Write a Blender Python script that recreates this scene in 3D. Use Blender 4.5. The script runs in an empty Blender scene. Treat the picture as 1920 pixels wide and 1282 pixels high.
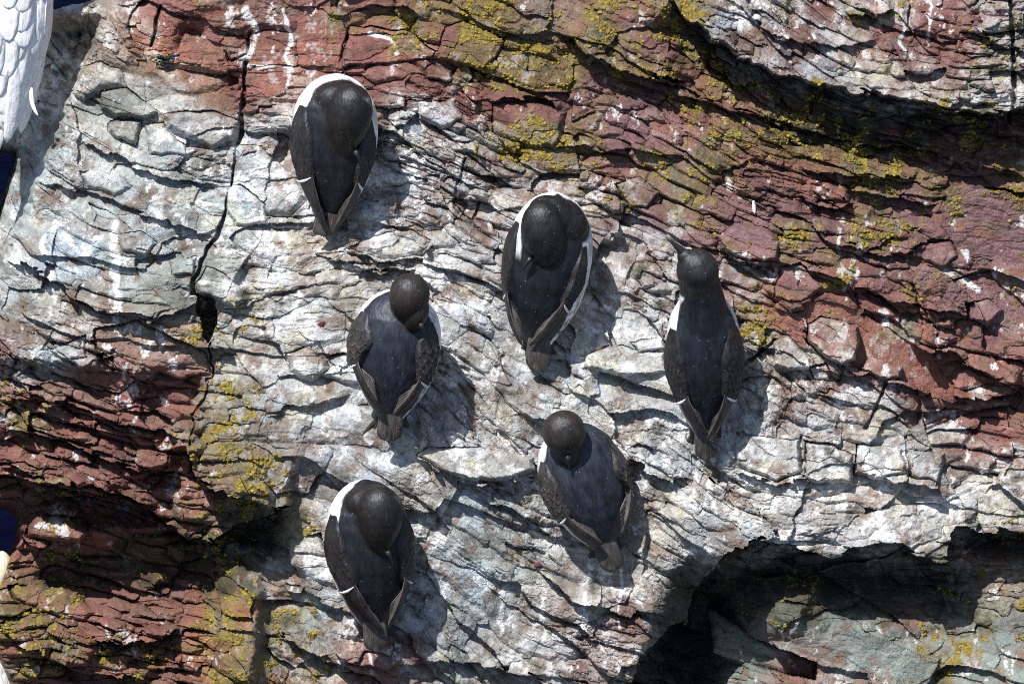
import bpy, bmesh, math, random
import numpy as np
from mathutils import Matrix, Vector, noise as mnoise

random.seed(7)
RNG = np.random.RandomState(11)
R = math.radians
C = bpy.context.scene.collection
SC = bpy.context.scene

# ------------------------------------------------------------------ camera, world, sun, exposure
PITCH = R(35)
MM = 2.0 / 1920.0                       # metres per photograph pixel on the cliff face
RIGHT = Vector((1, 0, 0))
UPV = Vector((0, math.sin(PITCH), math.cos(PITCH)))       # up along the rock face
OUT = Vector((0, -math.cos(PITCH), math.sin(PITCH)))      # outward normal of the face
FACE = Matrix(((RIGHT.x, UPV.x, OUT.x, 0), (RIGHT.y, UPV.y, OUT.y, 0), (RIGHT.z, UPV.z, OUT.z, 0), (0, 0, 0, 1)))
DIST = 30.0
cd = bpy.data.cameras.new('camera')
cam = bpy.data.objects.new('camera', cd)
C.objects.link(cam)
cam.matrix_world = Matrix.Translation(OUT * DIST) @ FACE
cd.sensor_width = 36
cd.lens = 36 * DIST / 2.0
cd.clip_end = 2000
SC.camera = cam

SUN_FACE = Vector((-0.31, 0.68, 0.68)).normalized()       # towards the sun, in the face frame
SUN_DIR = (FACE.to_3x3() @ SUN_FACE).normalized()
w = bpy.data.worlds.new('World')
SC.world = w
w.use_nodes = True
nt = w.node_tree
bg = nt.nodes['Background']
sky = nt.nodes.new('ShaderNodeTexSky')
sky.sky_type = 'NISHITA'
sky.sun_disc = False
sky.sun_elevation = math.asin(SUN_DIR.z)
sky.sun_rotation = math.atan2(SUN_DIR.x, SUN_DIR.y)
nt.links.new(sky.outputs[0], bg.inputs[0])
bg.inputs[1].default_value = 0.085
sd = bpy.data.lights.new('sun', 'SUN')
sd.energy = 4.6
sd.angle = R(0.5)
sd.color = (1.0, 0.975, 0.935)
sun = bpy.data.objects.new('sun', sd)
C.objects.link(sun)
sun.rotation_euler = SUN_DIR.to_track_quat('Z', 'Y').to_euler()
SC.view_settings.view_transform = 'Standard'
SC.view_settings.look = 'None'
SC.view_settings.exposure = 0.60
SC.view_settings.gamma = 1.0
SC.cycles.use_denoising = False
SC.cycles.filter_width = 1.05
SC.cycles.max_bounces = 5
SC.view_settings.use_curve_mapping = False


# ------------------------------------------------------------------ small helpers
def tag(o, label=None, cat=None, group=None, kind=None):
    if label: o['label'] = label
    if cat: o['category'] = cat
    if group: o['group'] = group
    if kind: o['kind'] = kind
    return o


def mesh_np(name, verts, faces, mat, parent=None, cols=None, smooth=False):
    """verts (n,3) array, faces (m,4) or (m,3) array"""
    me = bpy.data.meshes.new(name)
    verts = np.asarray(verts, dtype=np.float32)
    faces = np.asarray(faces, dtype=np.int32)
    k = faces.shape[1]
    me.vertices.add(len(verts))
    me.vertices.foreach_set('co', verts.ravel())
    me.loops.add(faces.size)
    me.loops.foreach_set('vertex_index', faces.ravel())
    me.polygons.add(len(faces))
    me.polygons.foreach_set('loop_start', np.arange(0, faces.size, k, dtype=np.int32))
    me.polygons.foreach_set('loop_total', np.full(len(faces), k, dtype=np.int32))
    if cols is not None:
        ca = me.color_attributes.new('Col', 'FLOAT_COLOR', 'POINT')
        c4 = np.ones((len(verts), 4), dtype=np.float32)
        c4[:, :cols.shape[1]] = cols
        ca.data.foreach_set('color', c4.ravel())
    me.update(calc_edges=True)
    me.polygons.foreach_set('use_smooth', np.full(len(faces), smooth, dtype=bool))
    if mat: me.materials.append(mat)
    o = bpy.data.objects.new(name, me)
    C.objects.link(o)
    if parent: o.parent = parent
    return o


def quads_of(nr, nc, wrap=False):
    i = np.arange(nr - 1)[:, None] * nc
    j = np.arange(nc - 1 if not wrap else nc)[None, :]
    j2 = (j + 1) % nc
    return np.stack([i + j, i + j2, i + nc + j2, i + nc + j], -1).reshape(-1, 4)


def smst(x, a, b):
    t = np.clip((x - a) / (b - a), 0, 1)
    return t * t * (3 - 2 * t)


# value noise on arrays
_tabs = {}
def vn(x, y, scale, seed):
    if seed not in _tabs:
        _tabs[seed] = np.random.RandomState(seed).rand(256, 256).astype(np.float32)
    T = _tabs[seed]
    u = x / scale + 1000.37
    v = y / scale + 1000.71
    iu = np.floor(u).astype(np.int32)
    iv = np.floor(v).astype(np.int32)
    fu = (u - iu).astype(np.float32)
    fv = (v - iv).astype(np.float32)
    fu = fu * fu * (3 - 2 * fu)
    fv = fv * fv * (3 - 2 * fv)
    a = T[iv & 255, iu & 255]; b = T[iv & 255, (iu + 1) & 255]
    c = T[(iv + 1) & 255, iu & 255]; d = T[(iv + 1) & 255, (iu + 1) & 255]
    return (a * (1 - fu) + b * fu) * (1 - fv) + (c * (1 - fu) + d * fu) * fv - 0.5


def fbm(x, y, scale, seed, octs=4, gain=0.5):
    r = 0
    a = 1.0
    for k in range(octs):
        r = r + a * vn(x, y, scale, seed + k)
        scale = scale / 2.03
        a *= gain
    return r * 1.2


def voro(t, s, ct, cs, seed, lmix=0.55):
    """cell id, F1, F2, offset of the sample from its seed point (in cells)"""
    rs = np.random.RandomState(seed)
    JT = rs.rand(256, 256).astype(np.float32) * 0.9 + 0.05
    JS = rs.rand(256, 256).astype(np.float32) * 0.8 + 0.1
    v = s / cs + 500
    iv0 = np.floor(v).astype(np.int32)
    F1 = np.full(t.shape, 9, np.float32); F2 = F1.copy()
    ID = np.zeros(t.shape, np.int32); DU = F1 * 0; DV = F1 * 0
    for dj in (-1, 0, 1):
        iv = iv0 + dj
        u = t / ct + 500 + 0.5 * (iv & 1) + 0.37 * ((iv >> 1) & 1)
        iu0 = np.floor(u).astype(np.int32)
        for di in (-1, 0, 1):
            iu = iu0 + di
            du = u - (iu + JT[iv & 255, iu & 255])
            dv = v - (iv + JS[iv & 255, iu & 255])
            adu = np.abs(du); adv = np.abs(dv)
            d = (lmix * np.maximum(adu, adv) + (1 - lmix) * np.sqrt(du * du + dv * dv)).astype(np.float32)
            m = d < F1
            F2 = np.where(m, F1, np.minimum(F2, d))
            F1 = np.where(m, d, F1)
            ID = np.where(m, iv * 4096 + iu, ID)
            DU = np.where(m, du, DU); DV = np.where(m, dv, DV)
    return ID, F1, F2, DU.astype(np.float32), DV.astype(np.float32)


def hsh(ID, k):
    x = (ID.astype(np.int64) * 2654435761 + k * 40503 * 65537) & 0xffffffff
    x = ((x ^ (x >> 15)) * 2246822519) & 0xffffffff
    x = ((x ^ (x >> 13)) * 3266489917) & 0xffffffff
    x = x ^ (x >> 16)
    return (x & 0xffff).astype(np.float32) / 65535.0


def poly_mask(X, Y, P):
    ins = np.zeros(X.shape, bool)
    n = len(P)
    for i in range(n):
        x1, y1 = P[i]; x2, y2 = P[(i + 1) % n]
        if y1 == y2: continue
        c = (y1 > Y) != (y2 > Y)
        xi = (x2 - x1) * (Y - y1) / (y2 - y1) + x1
        ins ^= c & (X < xi)
    return ins


def seg_dist(X, Y, P, closed=False):
    """distance to polyline, side sign (+ = below, y grows downward), arc parameter 0..1"""
    n = len(P)
    L = [math.dist(P[i], P[i + 1]) for i in range(n - 1)]
    tot = sum(L) or 1
    best = np.full(X.shape, 1e9, np.float32); side = np.zeros(X.shape, np.float32); par = side.copy()
    acc = 0
    rng = list(range(n - 1)) + ([n - 1] if closed else [])
    for i in rng:
        a = P[i]; b = P[(i + 1) % n]
        dx = b[0] - a[0]; dy = b[1] - a[1]
        l2 = dx * dx + dy * dy or 1e-6
        t = np.clip(((X - a[0]) * dx + (Y - a[1]) * dy) / l2, 0, 1)
        d = np.hypot(X - a[0] - t * dx, Y - a[1] - t * dy)
        cr = dx * (Y - a[1]) - dy * (X - a[0])
        m = d < best
        best = np.where(m, d, best)
        side = np.where(m, np.sign(cr), side)
        par = np.where(m, (acc + t * math.sqrt(l2)) / tot, par)
        acc += math.sqrt(l2)
    return best, side, par


def grid_field(rows, X, Y, conv):
    G = np.array([[conv(c) for c in r] for r in rows], dtype=np.float32)
    ny, nx = G.shape[:2]
    u = np.clip((X - 40) / 80, 0, nx - 1.001); v = np.clip((Y - 40) / 80, 0, ny - 1.001)
    iu = np.floor(u).astype(int); iv = np.floor(v).astype(int)
    fu = u - iu; fv = v - iv
    if G.ndim == 3: fu = fu[..., None]; fv = fv[..., None]
    return (G[iv, iu] * (1 - fu) + G[iv, iu + 1] * fu) * (1 - fv) + (G[iv + 1, iu] * (1 - fu) + G[iv + 1, iu + 1] * fu) * fv


# ------------------------------------------------------------------ materials
def new_mat(name):
    m = bpy.data.materials.new(name)
    m.use_nodes = True
    return m, m.node_tree, m.node_tree.nodes['Principled BSDF']


def N(nt, typ, **kw):
    n = nt.nodes.new(typ)
    for k, v in kw.items(): setattr(n, k, v)
    return n


def rock_material():
    m, nt, b = new_mat('sandstone')
    L = nt.links
    at = N(nt, 'ShaderNodeAttribute', attribute_name='Col')
    tc = N(nt, 'ShaderNodeTexCoord')
    n1 = N(nt, 'ShaderNodeTexNoise'); n1.inputs['Scale'].default_value = 420; n1.inputs['Detail'].default_value = 5
    n2 = N(nt, 'ShaderNodeTexNoise'); n2.inputs['Scale'].default_value = 95; n2.inputs['Detail'].default_value = 6; n2.inputs['Roughness'].default_value = 0.65
    for n in (n1, n2): L.new(tc.outputs['Object'], n.inputs['Vector'])
    mr = N(nt, 'ShaderNodeMapRange'); mr.inputs[1].default_value = 0.3; mr.inputs[2].default_value = 0.7; mr.inputs[3].default_value = 0.66; mr.inputs[4].default_value = 1.3
    L.new(n1.outputs[0], mr.inputs[0])
    mr2 = N(nt, 'ShaderNodeMapRange'); mr2.inputs[1].default_value = 0.3; mr2.inputs[2].default_value = 0.7; mr2.inputs[3].default_value = 0.82; mr2.inputs[4].default_value = 1.15
    L.new(n2.outputs[0], mr2.inputs[0])
    mu = N(nt, 'ShaderNodeMath', operation='MULTIPLY'); L.new(mr.outputs[0], mu.inputs[0]); L.new(mr2.outputs[0], mu.inputs[1])
    vm = N(nt, 'ShaderNodeVectorMath', operation='SCALE'); L.new(at.outputs['Color'], vm.inputs[0]); L.new(mu.outputs[0], vm.inputs['Scale'])
    # pale mineral flecks
    vo = N(nt, 'ShaderNodeTexVoronoi'); vo.inputs['Scale'].default_value = 260
    L.new(tc.outputs['Object'], vo.inputs['Vector'])
    lt = N(nt, 'ShaderNodeMath', operation='LESS_THAN'); lt.inputs[1].default_value = 0.13
    L.new(vo.outputs['Distance'], lt.inputs[0])
    nf = N(nt, 'ShaderNodeTexNoise'); nf.inputs['Scale'].default_value = 22
    L.new(tc.outputs['Object'], nf.inputs['Vector'])
    gt = N(nt, 'ShaderNodeMath', operation='GREATER_THAN'); gt.inputs[1].default_value = 0.55
    L.new(nf.outputs[0], gt.inputs[0])
    fm = N(nt, 'ShaderNodeMath', operation='MULTIPLY'); L.new(lt.outputs[0], fm.inputs[0]); L.new(gt.outputs[0], fm.inputs[1])
    mx = N(nt, 'ShaderNodeMix', data_type='RGBA'); L.new(fm.outputs[0], mx.inputs[0]); L.new(vm.outputs[0], mx.inputs[6]); mx.inputs[7].default_value = (0.55, 0.52, 0.5, 1)
    L.new(mx.outputs[2], b.inputs['Base Color'])
    b.inputs['Roughness'].default_value = 0.82
    b.inputs['Specular IOR Level'].default_value = 0.3
    bp = N(nt, 'ShaderNodeBump'); bp.inputs['Strength'].default_value = 0.55; bp.inputs['Distance'].default_value = 0.0022
    bp2 = N(nt, 'ShaderNodeBump'); bp2.inputs['Strength'].default_value = 0.7; bp2.inputs['Distance'].default_value = 0.006
    L.new(n2.outputs[0], bp2.inputs['Height']); L.new(n1.outputs[0], bp.inputs['Height'])
    L.new(bp2.outputs[0], bp.inputs['Normal']); L.new(bp.outputs[0], b.inputs['Normal'])
    return m


def feather_material(name, sheen=0.25, streak=0.25, rough=0.5, white=False):
    m, nt, b = new_mat(name)
    L = nt.links
    at = N(nt, 'ShaderNodeAttribute', attribute_name='Col')
    tc = N(nt, 'ShaderNodeTexCoord')
    mp = N(nt, 'ShaderNodeMapping'); mp.inputs['Scale'].default_value = (260, 260, 45)
    L.new(tc.outputs['Object'], mp.inputs['Vector'])
    n1 = N(nt, 'ShaderNodeTexNoise'); n1.inputs['Scale'].default_value = 1; n1.inputs['Detail'].default_value = 4
    L.new(mp.outputs[0], n1.inputs['Vector'])
    mp2 = N(nt, 'ShaderNodeMapping'); mp2.inputs['Scale'].default_value = (60, 60, 30)
    L.new(tc.outputs['Object'], mp2.inputs['Vector'])
    n2 = N(nt, 'ShaderNodeTexNoise'); n2.inputs['Scale'].default_value = 1; n2.inputs['Detail'].default_value = 4
    L.new(mp2.outputs[0], n2.inputs['Vector'])
    mr = N(nt, 'ShaderNodeMapRange'); mr.inputs[1].default_value = 0.3; mr.inputs[2].default_value = 0.7
    mr.inputs[3].default_value = 1 - streak; mr.inputs[4].default_value = 1 + streak
    L.new(n1.outputs[0], mr.inputs[0])
    mr2 = N(nt, 'ShaderNodeMapRange'); mr2.inputs[1].default_value = 0.3; mr2.inputs[2].default_value = 0.7
    mr2.inputs[3].default_value = 1 - streak * 1.3; mr2.inputs[4].default_value = 1 + streak * 1.3
    L.new(n2.outputs[0], mr2.inputs[0])
    mu = N(nt, 'ShaderNodeMath', operation='MULTIPLY'); L.new(mr.outputs[0], mu.inputs[0]); L.new(mr2.outputs[0], mu.inputs[1])
    vm = N(nt, 'ShaderNodeVectorMath', operation='SCALE'); L.new(at.outputs['Color'], vm.inputs[0]); L.new(mu.outputs[0], vm.inputs['Scale'])
    # a few specks of dust and salt
    if not white:
        vo = N(nt, 'ShaderNodeTexVoronoi'); vo.inputs['Scale'].default_value = 75
        L.new(tc.outputs['Object'], vo.inputs['Vector'])
        lt = N(nt, 'ShaderNodeMath', operation='LESS_THAN'); lt.inputs[1].default_value = 0.065
        L.new(vo.outputs['Distance'], lt.inputs[0])
        mx = N(nt, 'ShaderNodeMix', data_type='RGBA'); L.new(lt.outputs[0], mx.inputs[0]); L.new(vm.outputs[0], mx.inputs[6]); mx.inputs[7].default_value = (0.3, 0.3, 0.32, 1)
        L.new(mx.outputs[2], b.inputs['Base Color'])
    else:
        L.new(vm.outputs[0], b.inputs['Base Color'])
    b.inputs['Roughness'].default_value = rough
    b.inputs['Specular IOR Level'].default_value = 0.35 if white else 0.50
    if not white: b.inputs['Specular Tint'].default_value = (0.80, 0.88, 1.0, 1)
    b.inputs['Sheen Weight'].default_value = sheen
    b.inputs['Sheen Roughness'].default_value = 0.4
    bp = N(nt, 'ShaderNodeBump'); bp.inputs['Strength'].default_value = 0.75; bp.inputs['Distance'].default_value = 0.0018
    ad = N(nt, 'ShaderNodeMath', operation='ADD'); L.new(n1.outputs[0], ad.inputs[0]); L.new(n2.outputs[0], ad.inputs[1])
    mp3 = N(nt, 'ShaderNodeMapping'); mp3.inputs['Scale'].default_value = (75, 75, 42)
    L.new(tc.outputs['Object'], mp3.inputs['Vector'])
    v3 = N(nt, 'ShaderNodeTexVoronoi'); v3.inputs['Scale'].default_value = 1
    L.new(mp3.outputs[0], v3.inputs['Vector'])
    ad2 = N(nt, 'ShaderNodeMath', operation='MULTIPLY_ADD'); L.new(v3.outputs['Distance'], ad2.inputs[0]); ad2.inputs[1].default_value = -0.7; L.new(ad.outputs[0], ad2.inputs[2])
    L.new(ad2.outputs[0], bp.inputs['Height']); L.new(bp.outputs[0], b.inputs['Normal'])
    return m


def plain_material(name, col, rough=0.6, noise=0.25, scale=300):
    m, nt, b = new_mat(name)
    L = nt.links
    tc = N(nt, 'ShaderNodeTexCoord')
    n1 = N(nt, 'ShaderNodeTexNoise'); n1.inputs['Scale'].default_value = scale; n1.inputs['Detail'].default_value = 4
    L.new(tc.outputs['Object'], n1.inputs['Vector'])
    mr = N(nt, 'ShaderNodeMapRange'); mr.inputs[1].default_value = 0.3; mr.inputs[2].default_value = 0.7
    mr.inputs[3].default_value = 1 - noise; mr.inputs[4].default_value = 1 + noise
    L.new(n1.outputs[0], mr.inputs[0])
    vm = N(nt, 'ShaderNodeVectorMath', operation='SCALE'); vm.inputs[0].default_value = col
    L.new(mr.outputs[0], vm.inputs['Scale']); L.new(vm.outputs[0], b.inputs['Base Color'])
    b.inputs['Roughness'].default_value = rough
    bp = N(nt, 'ShaderNodeBump'); bp.inputs['Strength'].default_value = 0.4; bp.inputs['Distance'].default_value = 0.001
    L.new(n1.outputs[0], bp.inputs['Height']); L.new(bp.outputs[0], b.inputs['Normal'])
    return m


def sea_material():
    m, nt, b = new_mat('sea_water')
    L = nt.links
    b.inputs['Base Color'].default_value = (0.0008, 0.0010, 0.0075, 1)
    b.inputs['Roughness'].default_value = 0.25
    b.inputs['Specular IOR Level'].default_value = 0.04
    tc = N(nt, 'ShaderNodeTexCoord')
    n1 = N(nt, 'ShaderNodeTexNoise'); n1.inputs['Scale'].default_value = 2.2; n1.inputs['Detail'].default_value = 5
    L.new(tc.outputs['Object'], n1.inputs['Vector'])
    bp = N(nt, 'ShaderNodeBump'); bp.inputs['Strength'].default_value = 0.35; bp.inputs['Distance'].default_value = 0.2
    L.new(n1.outputs[0], bp.inputs['Height']); L.new(bp.outputs[0], b.inputs['Normal'])
    return m


M_ROCK = rock_material()
M_DARK = feather_material('dark_plumage', 0.0, 0.36, 0.50)
M_WHITE = feather_material('white_plumage', 0.1, 0.06, 0.6, True)
M_BILL = plain_material('bill_horn', (0.018, 0.018, 0.020), 0.4, 0.2)
M_FOOT = plain_material('webbed_skin', (0.035, 0.032, 0.028), 0.6, 0.3)
M_SEA = sea_material()

# ------------------------------------------------------------------ the sea, far below the cliff
n = 60
gx, gy = np.meshgrid(np.linspace(-1, 1, n), np.linspace(-1, 1, n))
sx = np.sign(gx) * np.abs(gx) ** 2 * 900; sy = np.sign(gy) * np.abs(gy) ** 2 * 900 + 50
sea = mesh_np('sea', np.stack([sx, sy, 0.15 * np.sin(sx * .3) * np.cos(sy * .23)], -1).reshape(-1, 3), quads_of(n, n), M_SEA, smooth=True)
sea.location = (0, 0, -45)
tag(sea, 'deep navy sea showing past the edges of the cliff', 'sea', kind='structure')

# ------------------------------------------------------------------ the cliff face: a relief in its own plane
def axis(lo, hi, step, ext):
    core = np.arange(lo, hi + step, step)
    s = step; out = []; p = core[-1]
    while p < hi + ext:
        s *= 1.13; p += s; out.append(p)
    s = step; pre = []; p = core[0]
    while p > lo - ext:
        s *= 1.13; p -= s; pre.append(p)
    return np.array(pre[::-1] + list(core) + out, dtype=np.float32)

STEP = 1.75
ax = axis(-25, 1945, STEP, 480)
ay = axis(-25, 1307, STEP, 480)
X, Y = np.meshgrid(ax, ay)

BASE = ["TTTRRRRRRRRRTRRRRRRRRRRR",
        "TTTORRRRRRRRRRPPRRRRRRRR",
        "TTGTORRRRRRRRPPPRRRRRRRR",
        "GGGGTTRRRRRRRPPPPRRRRRRR",
        "GGGGGGTTRRRRRRRPPPRRPPPP",
        "GGGGGGTTTTTRTTRPPPPPPPPP",
        "GGGGGGTTTTTTTTTRRPPRPPPP",
        "GTTTTGTTTTTTTTTTTORRRRPP",
        "RGRRRTTTTTTTTTTTTORRRRRR",
        "RRRRRTGTTTTTTTTTTTRRRRRR",
        "RRRRRTTRTTTTTTTTTTTTTTRR",
        "RRRRRTTTGTGGTTTTTTTTTTTT",
        "RRRRRTGTGGGGTRTTTTTTTTRT",
        "RRRRROOGGGGGGRGTTGGGGGGT",
        "RRRRROOGRGGGTRRGGGGGGRGG",
        "RRRRROOTRRGTTRTGGGRGGGGG"]
GUANO = ["555313421111123368644445", "566423323321222237765544", "665553445543311112366767",
         "776665757765422111111111", "766667867776663322211111", "676668878775576421111100",
         "665557877777766663112132", "555324887777777665212111", "343217877777777776543211",
         "332225677887777777666422", "111123577777777777676653", "011112567777777667877766",
         "000001677887766777888864", "200002767787666650211012", "110013555666665650131112",
         "211003444565654001112232"]
LICH = ["000021124457554540022222", "000120001258755574111222", "000010000013542135762221",
        "000000000002653224654555", "000000000001223554333455", "000000000000000124544311",
        "000000000000000112233322", "000023100000000004311211", "000132100000000001111011",
        "321124200000000000000000", "321135420000000000000000", "231115520000000000000000",
        "021114420000000000000013", "431224310000000002311124", "542225421000000013211234",
        "433225430000000001111332"]
for g in (BASE, GUANO, LICH):
    assert len(g) == 16 and all(len(r) == 24 for r in g)
BC = {'R': (0.190, 0.084, 0.070), 'P': (0.178, 0.096, 0.098), 'G': (0.185, 0.210, 0.190),
      'T': (0.250, 0.205, 0.165), 'O': (0.255, 0.120, 0.052)}

wx = fbm(X, Y, 170, 101, 4) * 60
wy = fbm(X, Y, 170, 151, 4) * 60
wfx = fbm(X, Y, 24, 201, 3) * 9
wfy = fbm(X, Y, 24, 211, 3) * 9

# bedding coordinates: s grows downward across the beds, t runs along them
bend = 0.30 * X + 26 * np.sin(X / 230 + Y / 420) + 40 * smst(X, 1150, 1700) * np.sin((X - 1150) / 300)
S = Y - bend + wy * 0.14 + fbm(X, Y, 430, 181, 2) * 95 + fbm(X, Y, 60, 171, 2) * 4 + wfy * 0.28
T_ = X + 0.30 * Y + wx * 0.6 + wfx * 0.8

rock_rgb = grid_field(BASE, X + wx * 0.9, Y + wy * 0.9, lambda c: BC[c])
guano = grid_field(GUANO, X + wx * 0.5, Y + wy * 0.5, lambda c: int(c) / 9)
lich = grid_field(LICH, X + wx * 0.4, Y + wy * 0.4, lambda c: int(c) / 9)
redness = smst(rock_rgb[..., 0] - rock_rgb[..., 1], 0.05, 0.12)

VOID = [(-900, -900), (420, -900), (300, -30), (250, 2), (215, 1), (170, 6), (140, 14), (95, 27), (82, 33), (74, 60), (62, 100), (50, 170), (-60, 200), (-900, 220)]
VOID2 = [(-60, 300), (-20, 262), (26, 272), (22, 300), (8, 340), (-2, 380), (-25, 470), (-60, 420)]
VOID3 = [(-260, 900), (-60, 925), (-20, 938), (8, 947), (26, 958), (33, 975), (30, 1010), (24, 1035), (12, 1060), (2, 1090), (-6, 1110), (-22, 1150),
         (-10, 1210), (0, 1237), (8, 1245), (14, 1258), (20, 1275), (24, 1300), (30, 1400), (-60, 1430), (-260, 1420)]

# three scales of blocks between joints
zone_ll = smst(430 - X, 0, 60) * smst(Y, 610, 680)
rel = 0.66 + 0.45 * redness + 0.3 * fbm(X, Y, 300, 77, 2) + 0.35 * zone_ll
H = np.zeros_like(X)
H += 0.11 * np.exp(-((X - 1000) / 620) ** 2 - ((Y - 640) / 420) ** 2)
H += fbm(X, Y, 420, 31, 3) * 0.05
coarse = fbm(X, Y, 210, 83, 2) + 0.25 * smst(X, 1350, 1500) * smst(Y, 380, 460) - 0.35 * smst(420 - X, 0, 120) * smst(Y, 560, 700) + 0.3 * np.exp(-((X - 260) / 200) ** 2 - ((Y - 220) / 120) ** 2) > -0.02
idA, fA1, fA2, dA, eA = voro(T_, S, 165, 78, 5, 0.88)
idB, fB1, fB2, dB, eB = voro(T_ + 77, S + 31, 84, 33, 4, 0.92)
id1 = np.where(coarse, idA, idB + 700000); f1 = np.where(coarse, fA1, fB1); f2 = np.where(coarse, fA2, fB2)
du = np.where(coarse, dA, dB); dv = np.where(coarse, eA, eB)
big_ = np.where(coarse, 1.25, 0.85)
e1 = f2 - f1
flat1 = smst(e1, 0.0, 0.30)
def facet(ID, du, dv, k):
    """two planes meeting in a ridge, differently turned in every block"""
    a_ = hsh(ID, k) * 6.28; o_ = (hsh(ID, k + 1) - 0.5) * 0.3
    return -np.abs(np.cos(a_) * du + np.sin(a_) * dv + o_)
tl = hsh(id1, 3); tl2 = hsh(id1, 4)
H += rel * big_ * (0.020 * (hsh(id1, 1) - 0.5) + (0.000 + 0.026 * tl * tl) * dv + 0.034 * (hsh(id1, 2) - 0.5) * du + 0.012 * facet(id1, du, dv, 50) + 0.009 * flat1)
id0, z1, z2, du0, dv0 = voro(T_ + 140, S * 1.0 + 60 + wy * 0.2, 300, 150, 15, 0.85)
H += 0.75 * (0.034 * (hsh(id0, 1) - 0.5) + 0.060 * (hsh(id0, 2) - 0.5) * du0 + (0.045 * hsh(id0, 3) - 0.012) * dv0 + 0.020 * facet(id0, du0, dv0, 70))
sm0 = (hsh(id0, 5) < 0.3) * 0.45
id2, a1, a2, du2, dv2 = voro(T_ + 300, S + 90, 50, 24, 6, 0.92)
keep2 = (hsh(id1, 9) < 0.60).astype(np.float32) * 0.85 + 0.12
tl = hsh(id2, 3)
H2 = rel * keep2 * (0.012 * (hsh(id2, 1) - 0.5) + (-0.001 + 0.016 * tl * tl * tl + 0.007 * zone_ll) * dv2 + 0.015 * (hsh(id2, 2) - 0.5) * du2 + 0.009 * facet(id2, du2, dv2, 60) + 0.006 * smst(a2 - a1, 0, 0.34))
id3, b1, b2, du3, dv3 = voro(T_ * 1.0 + 30, S + 9, 21, 9.5, 8, 0.9)
keep3 = smst(vn(X, Y, 60, 61), -0.15, 0.2)
tl = hsh(id3, 3)
H3 = rel * (0.20 + 0.80 * keep3) * (0.0046 * (hsh(id3, 1) - 0.5) + 0.0060 * tl * tl * dv3 + 0.005 * (hsh(id3, 2) - 0.5) * du3 + 0.0024 * smst(b2 - b1, 0, 0.4))
id4, g1_, g2_, du4, dv4 = voro(X + 0.3 * Y, Y - 0.3 * X, 9, 6, 9, 0.5)
H3 = H3 + 0.0016 * (hsh(id4, 1) - 0.5) + 0.0022 * (hsh(id4, 2) - 0.5) * du4 + 0.0022 * (hsh(id4, 3) - 0.3) * dv4
fine = fbm(T_, S * 2.1, 40, 301, 3) * 0.0045 + fbm(X, Y, 13, 331, 3) * 0.0026 + fbm(T_ * .5, S * 1.6, 7, 351, 2) * 0.0011

# named joints, lips of overhangs and hollows (photograph pixels on the face)
def lip(P, h, l, h2=0.0, l2=60, taper=0.12, rag=1.0):
    global H
    xs = [p[0] for p in P]; ys = [p[1] for p in P]
    R_ = 3.2 * max(l, l2) + 40
    j0, j1 = np.searchsorted(ax, [min(xs) - R_, max(xs) + R_]); i0, i1 = np.searchsorted(ay, [min(ys) - R_, max(ys) + R_])
    sl = (slice(i0, i1), slice(j0, j1))
    xx = X[sl] + (wfx[sl] + 7 * (hsh(id2[sl], 5) - 0.5)) * rag; yy = Y[sl] + (wfy[sl] + 12 * (hsh(id2[sl], 6) - 0.5)) * rag
    d, s, p = seg_dist(xx, yy, P)
    tp = np.clip(np.minimum(p, 1 - p) / max(taper, 1e-3), 0, 1)
    H[sl] += np.where(s < 0, h * np.exp(-d / l), -h2 * np.exp(-d / l2)) * tp


def crack(P, wpx, depth, rag=0.6):
    global H
    xs = [p[0] for p in P]; ys = [p[1] for p in P]
    j0, j1 = np.searchsorted(ax, [min(xs) - 60, max(xs) + 60]); i0, i1 = np.searchsorted(ay, [min(ys) - 60, max(ys) + 60])
    sl = (slice(i0, i1), slice(j0, j1))
    d, s, p = seg_dist(X[sl] + wfx[sl] * rag, Y[sl] + wfy[sl] * rag, P)
    wv = wpx * (0.6 + 0.8 * (vn(X[sl], Y[sl], 40, 71) + 0.5))
    H[sl] -= depth * (1 - smst(d, wv * 0.5, wv * 1.1))


def hollow(cx, cy, rx, ry, depth, ang=0):
    global H
    c, s = math.cos(R(ang)), math.sin(R(ang))
    dx = X - cx; dy = Y - cy
    u = (dx * c + dy * s) / rx; v = (-dx * s + dy * c) / ry
    H -= depth * np.exp(-(u * u + v * v) ** 1.5)


# upper right overhanging mass
lip([(1055, 62), (1085, 85), (1130, 118), (1200, 140), (1285, 152)], 0.055, 80, 0.035, 70)
lip([(1255, 2), (1300, 48), (1345, 82), (1400, 112), (1440, 132), (1500, 150), (1560, 160), (1625, 172), (1640, 168), (1700, 190), (1760, 202), (1830, 210), (1905, 212), (1990, 215)],
    0.090, 150, 0.125, 105, 0.10)
lip([(1330, 100), (1370, 150), (1425, 168)], 0.03, 25, 0.03, 30)
lip([(1240, 175), (1330, 190), (1400, 215), (1500, 245), (1600, 262)], 0.025, 30, 0.02, 40)
lip([(1640, 255), (1720, 275), (1800, 300), (1930, 330)], 0.03, 30, 0.025, 40)
lip([(1600, 280), (1700, 275), (1730, 300)], 0.03, 20, 0.03, 30)
lip([(1500, 320), (1600, 330), (1720, 335)], 0.03, 25, 0.02, 40)
lip([(1590, 355), (1700, 380), (1760, 395)], 0.025, 30, 0.02, 40)
lip([(1360, 0), (1460, 75), (1570, 90), (1640, 70)], 0.02, 30, 0.01, 40)
lip([(1585, 25), (1640, 35), (1675, 20)], 0.03, 25, 0.02, 20)
lip([(1830, 60), (1890, 90), (1925, 100)], 0.03, 25, 0.02, 20)
lip([(920, 188), (960, 178), (1040, 192), (1060, 215)], 0.030, 40, 0.012, 30)
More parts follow.
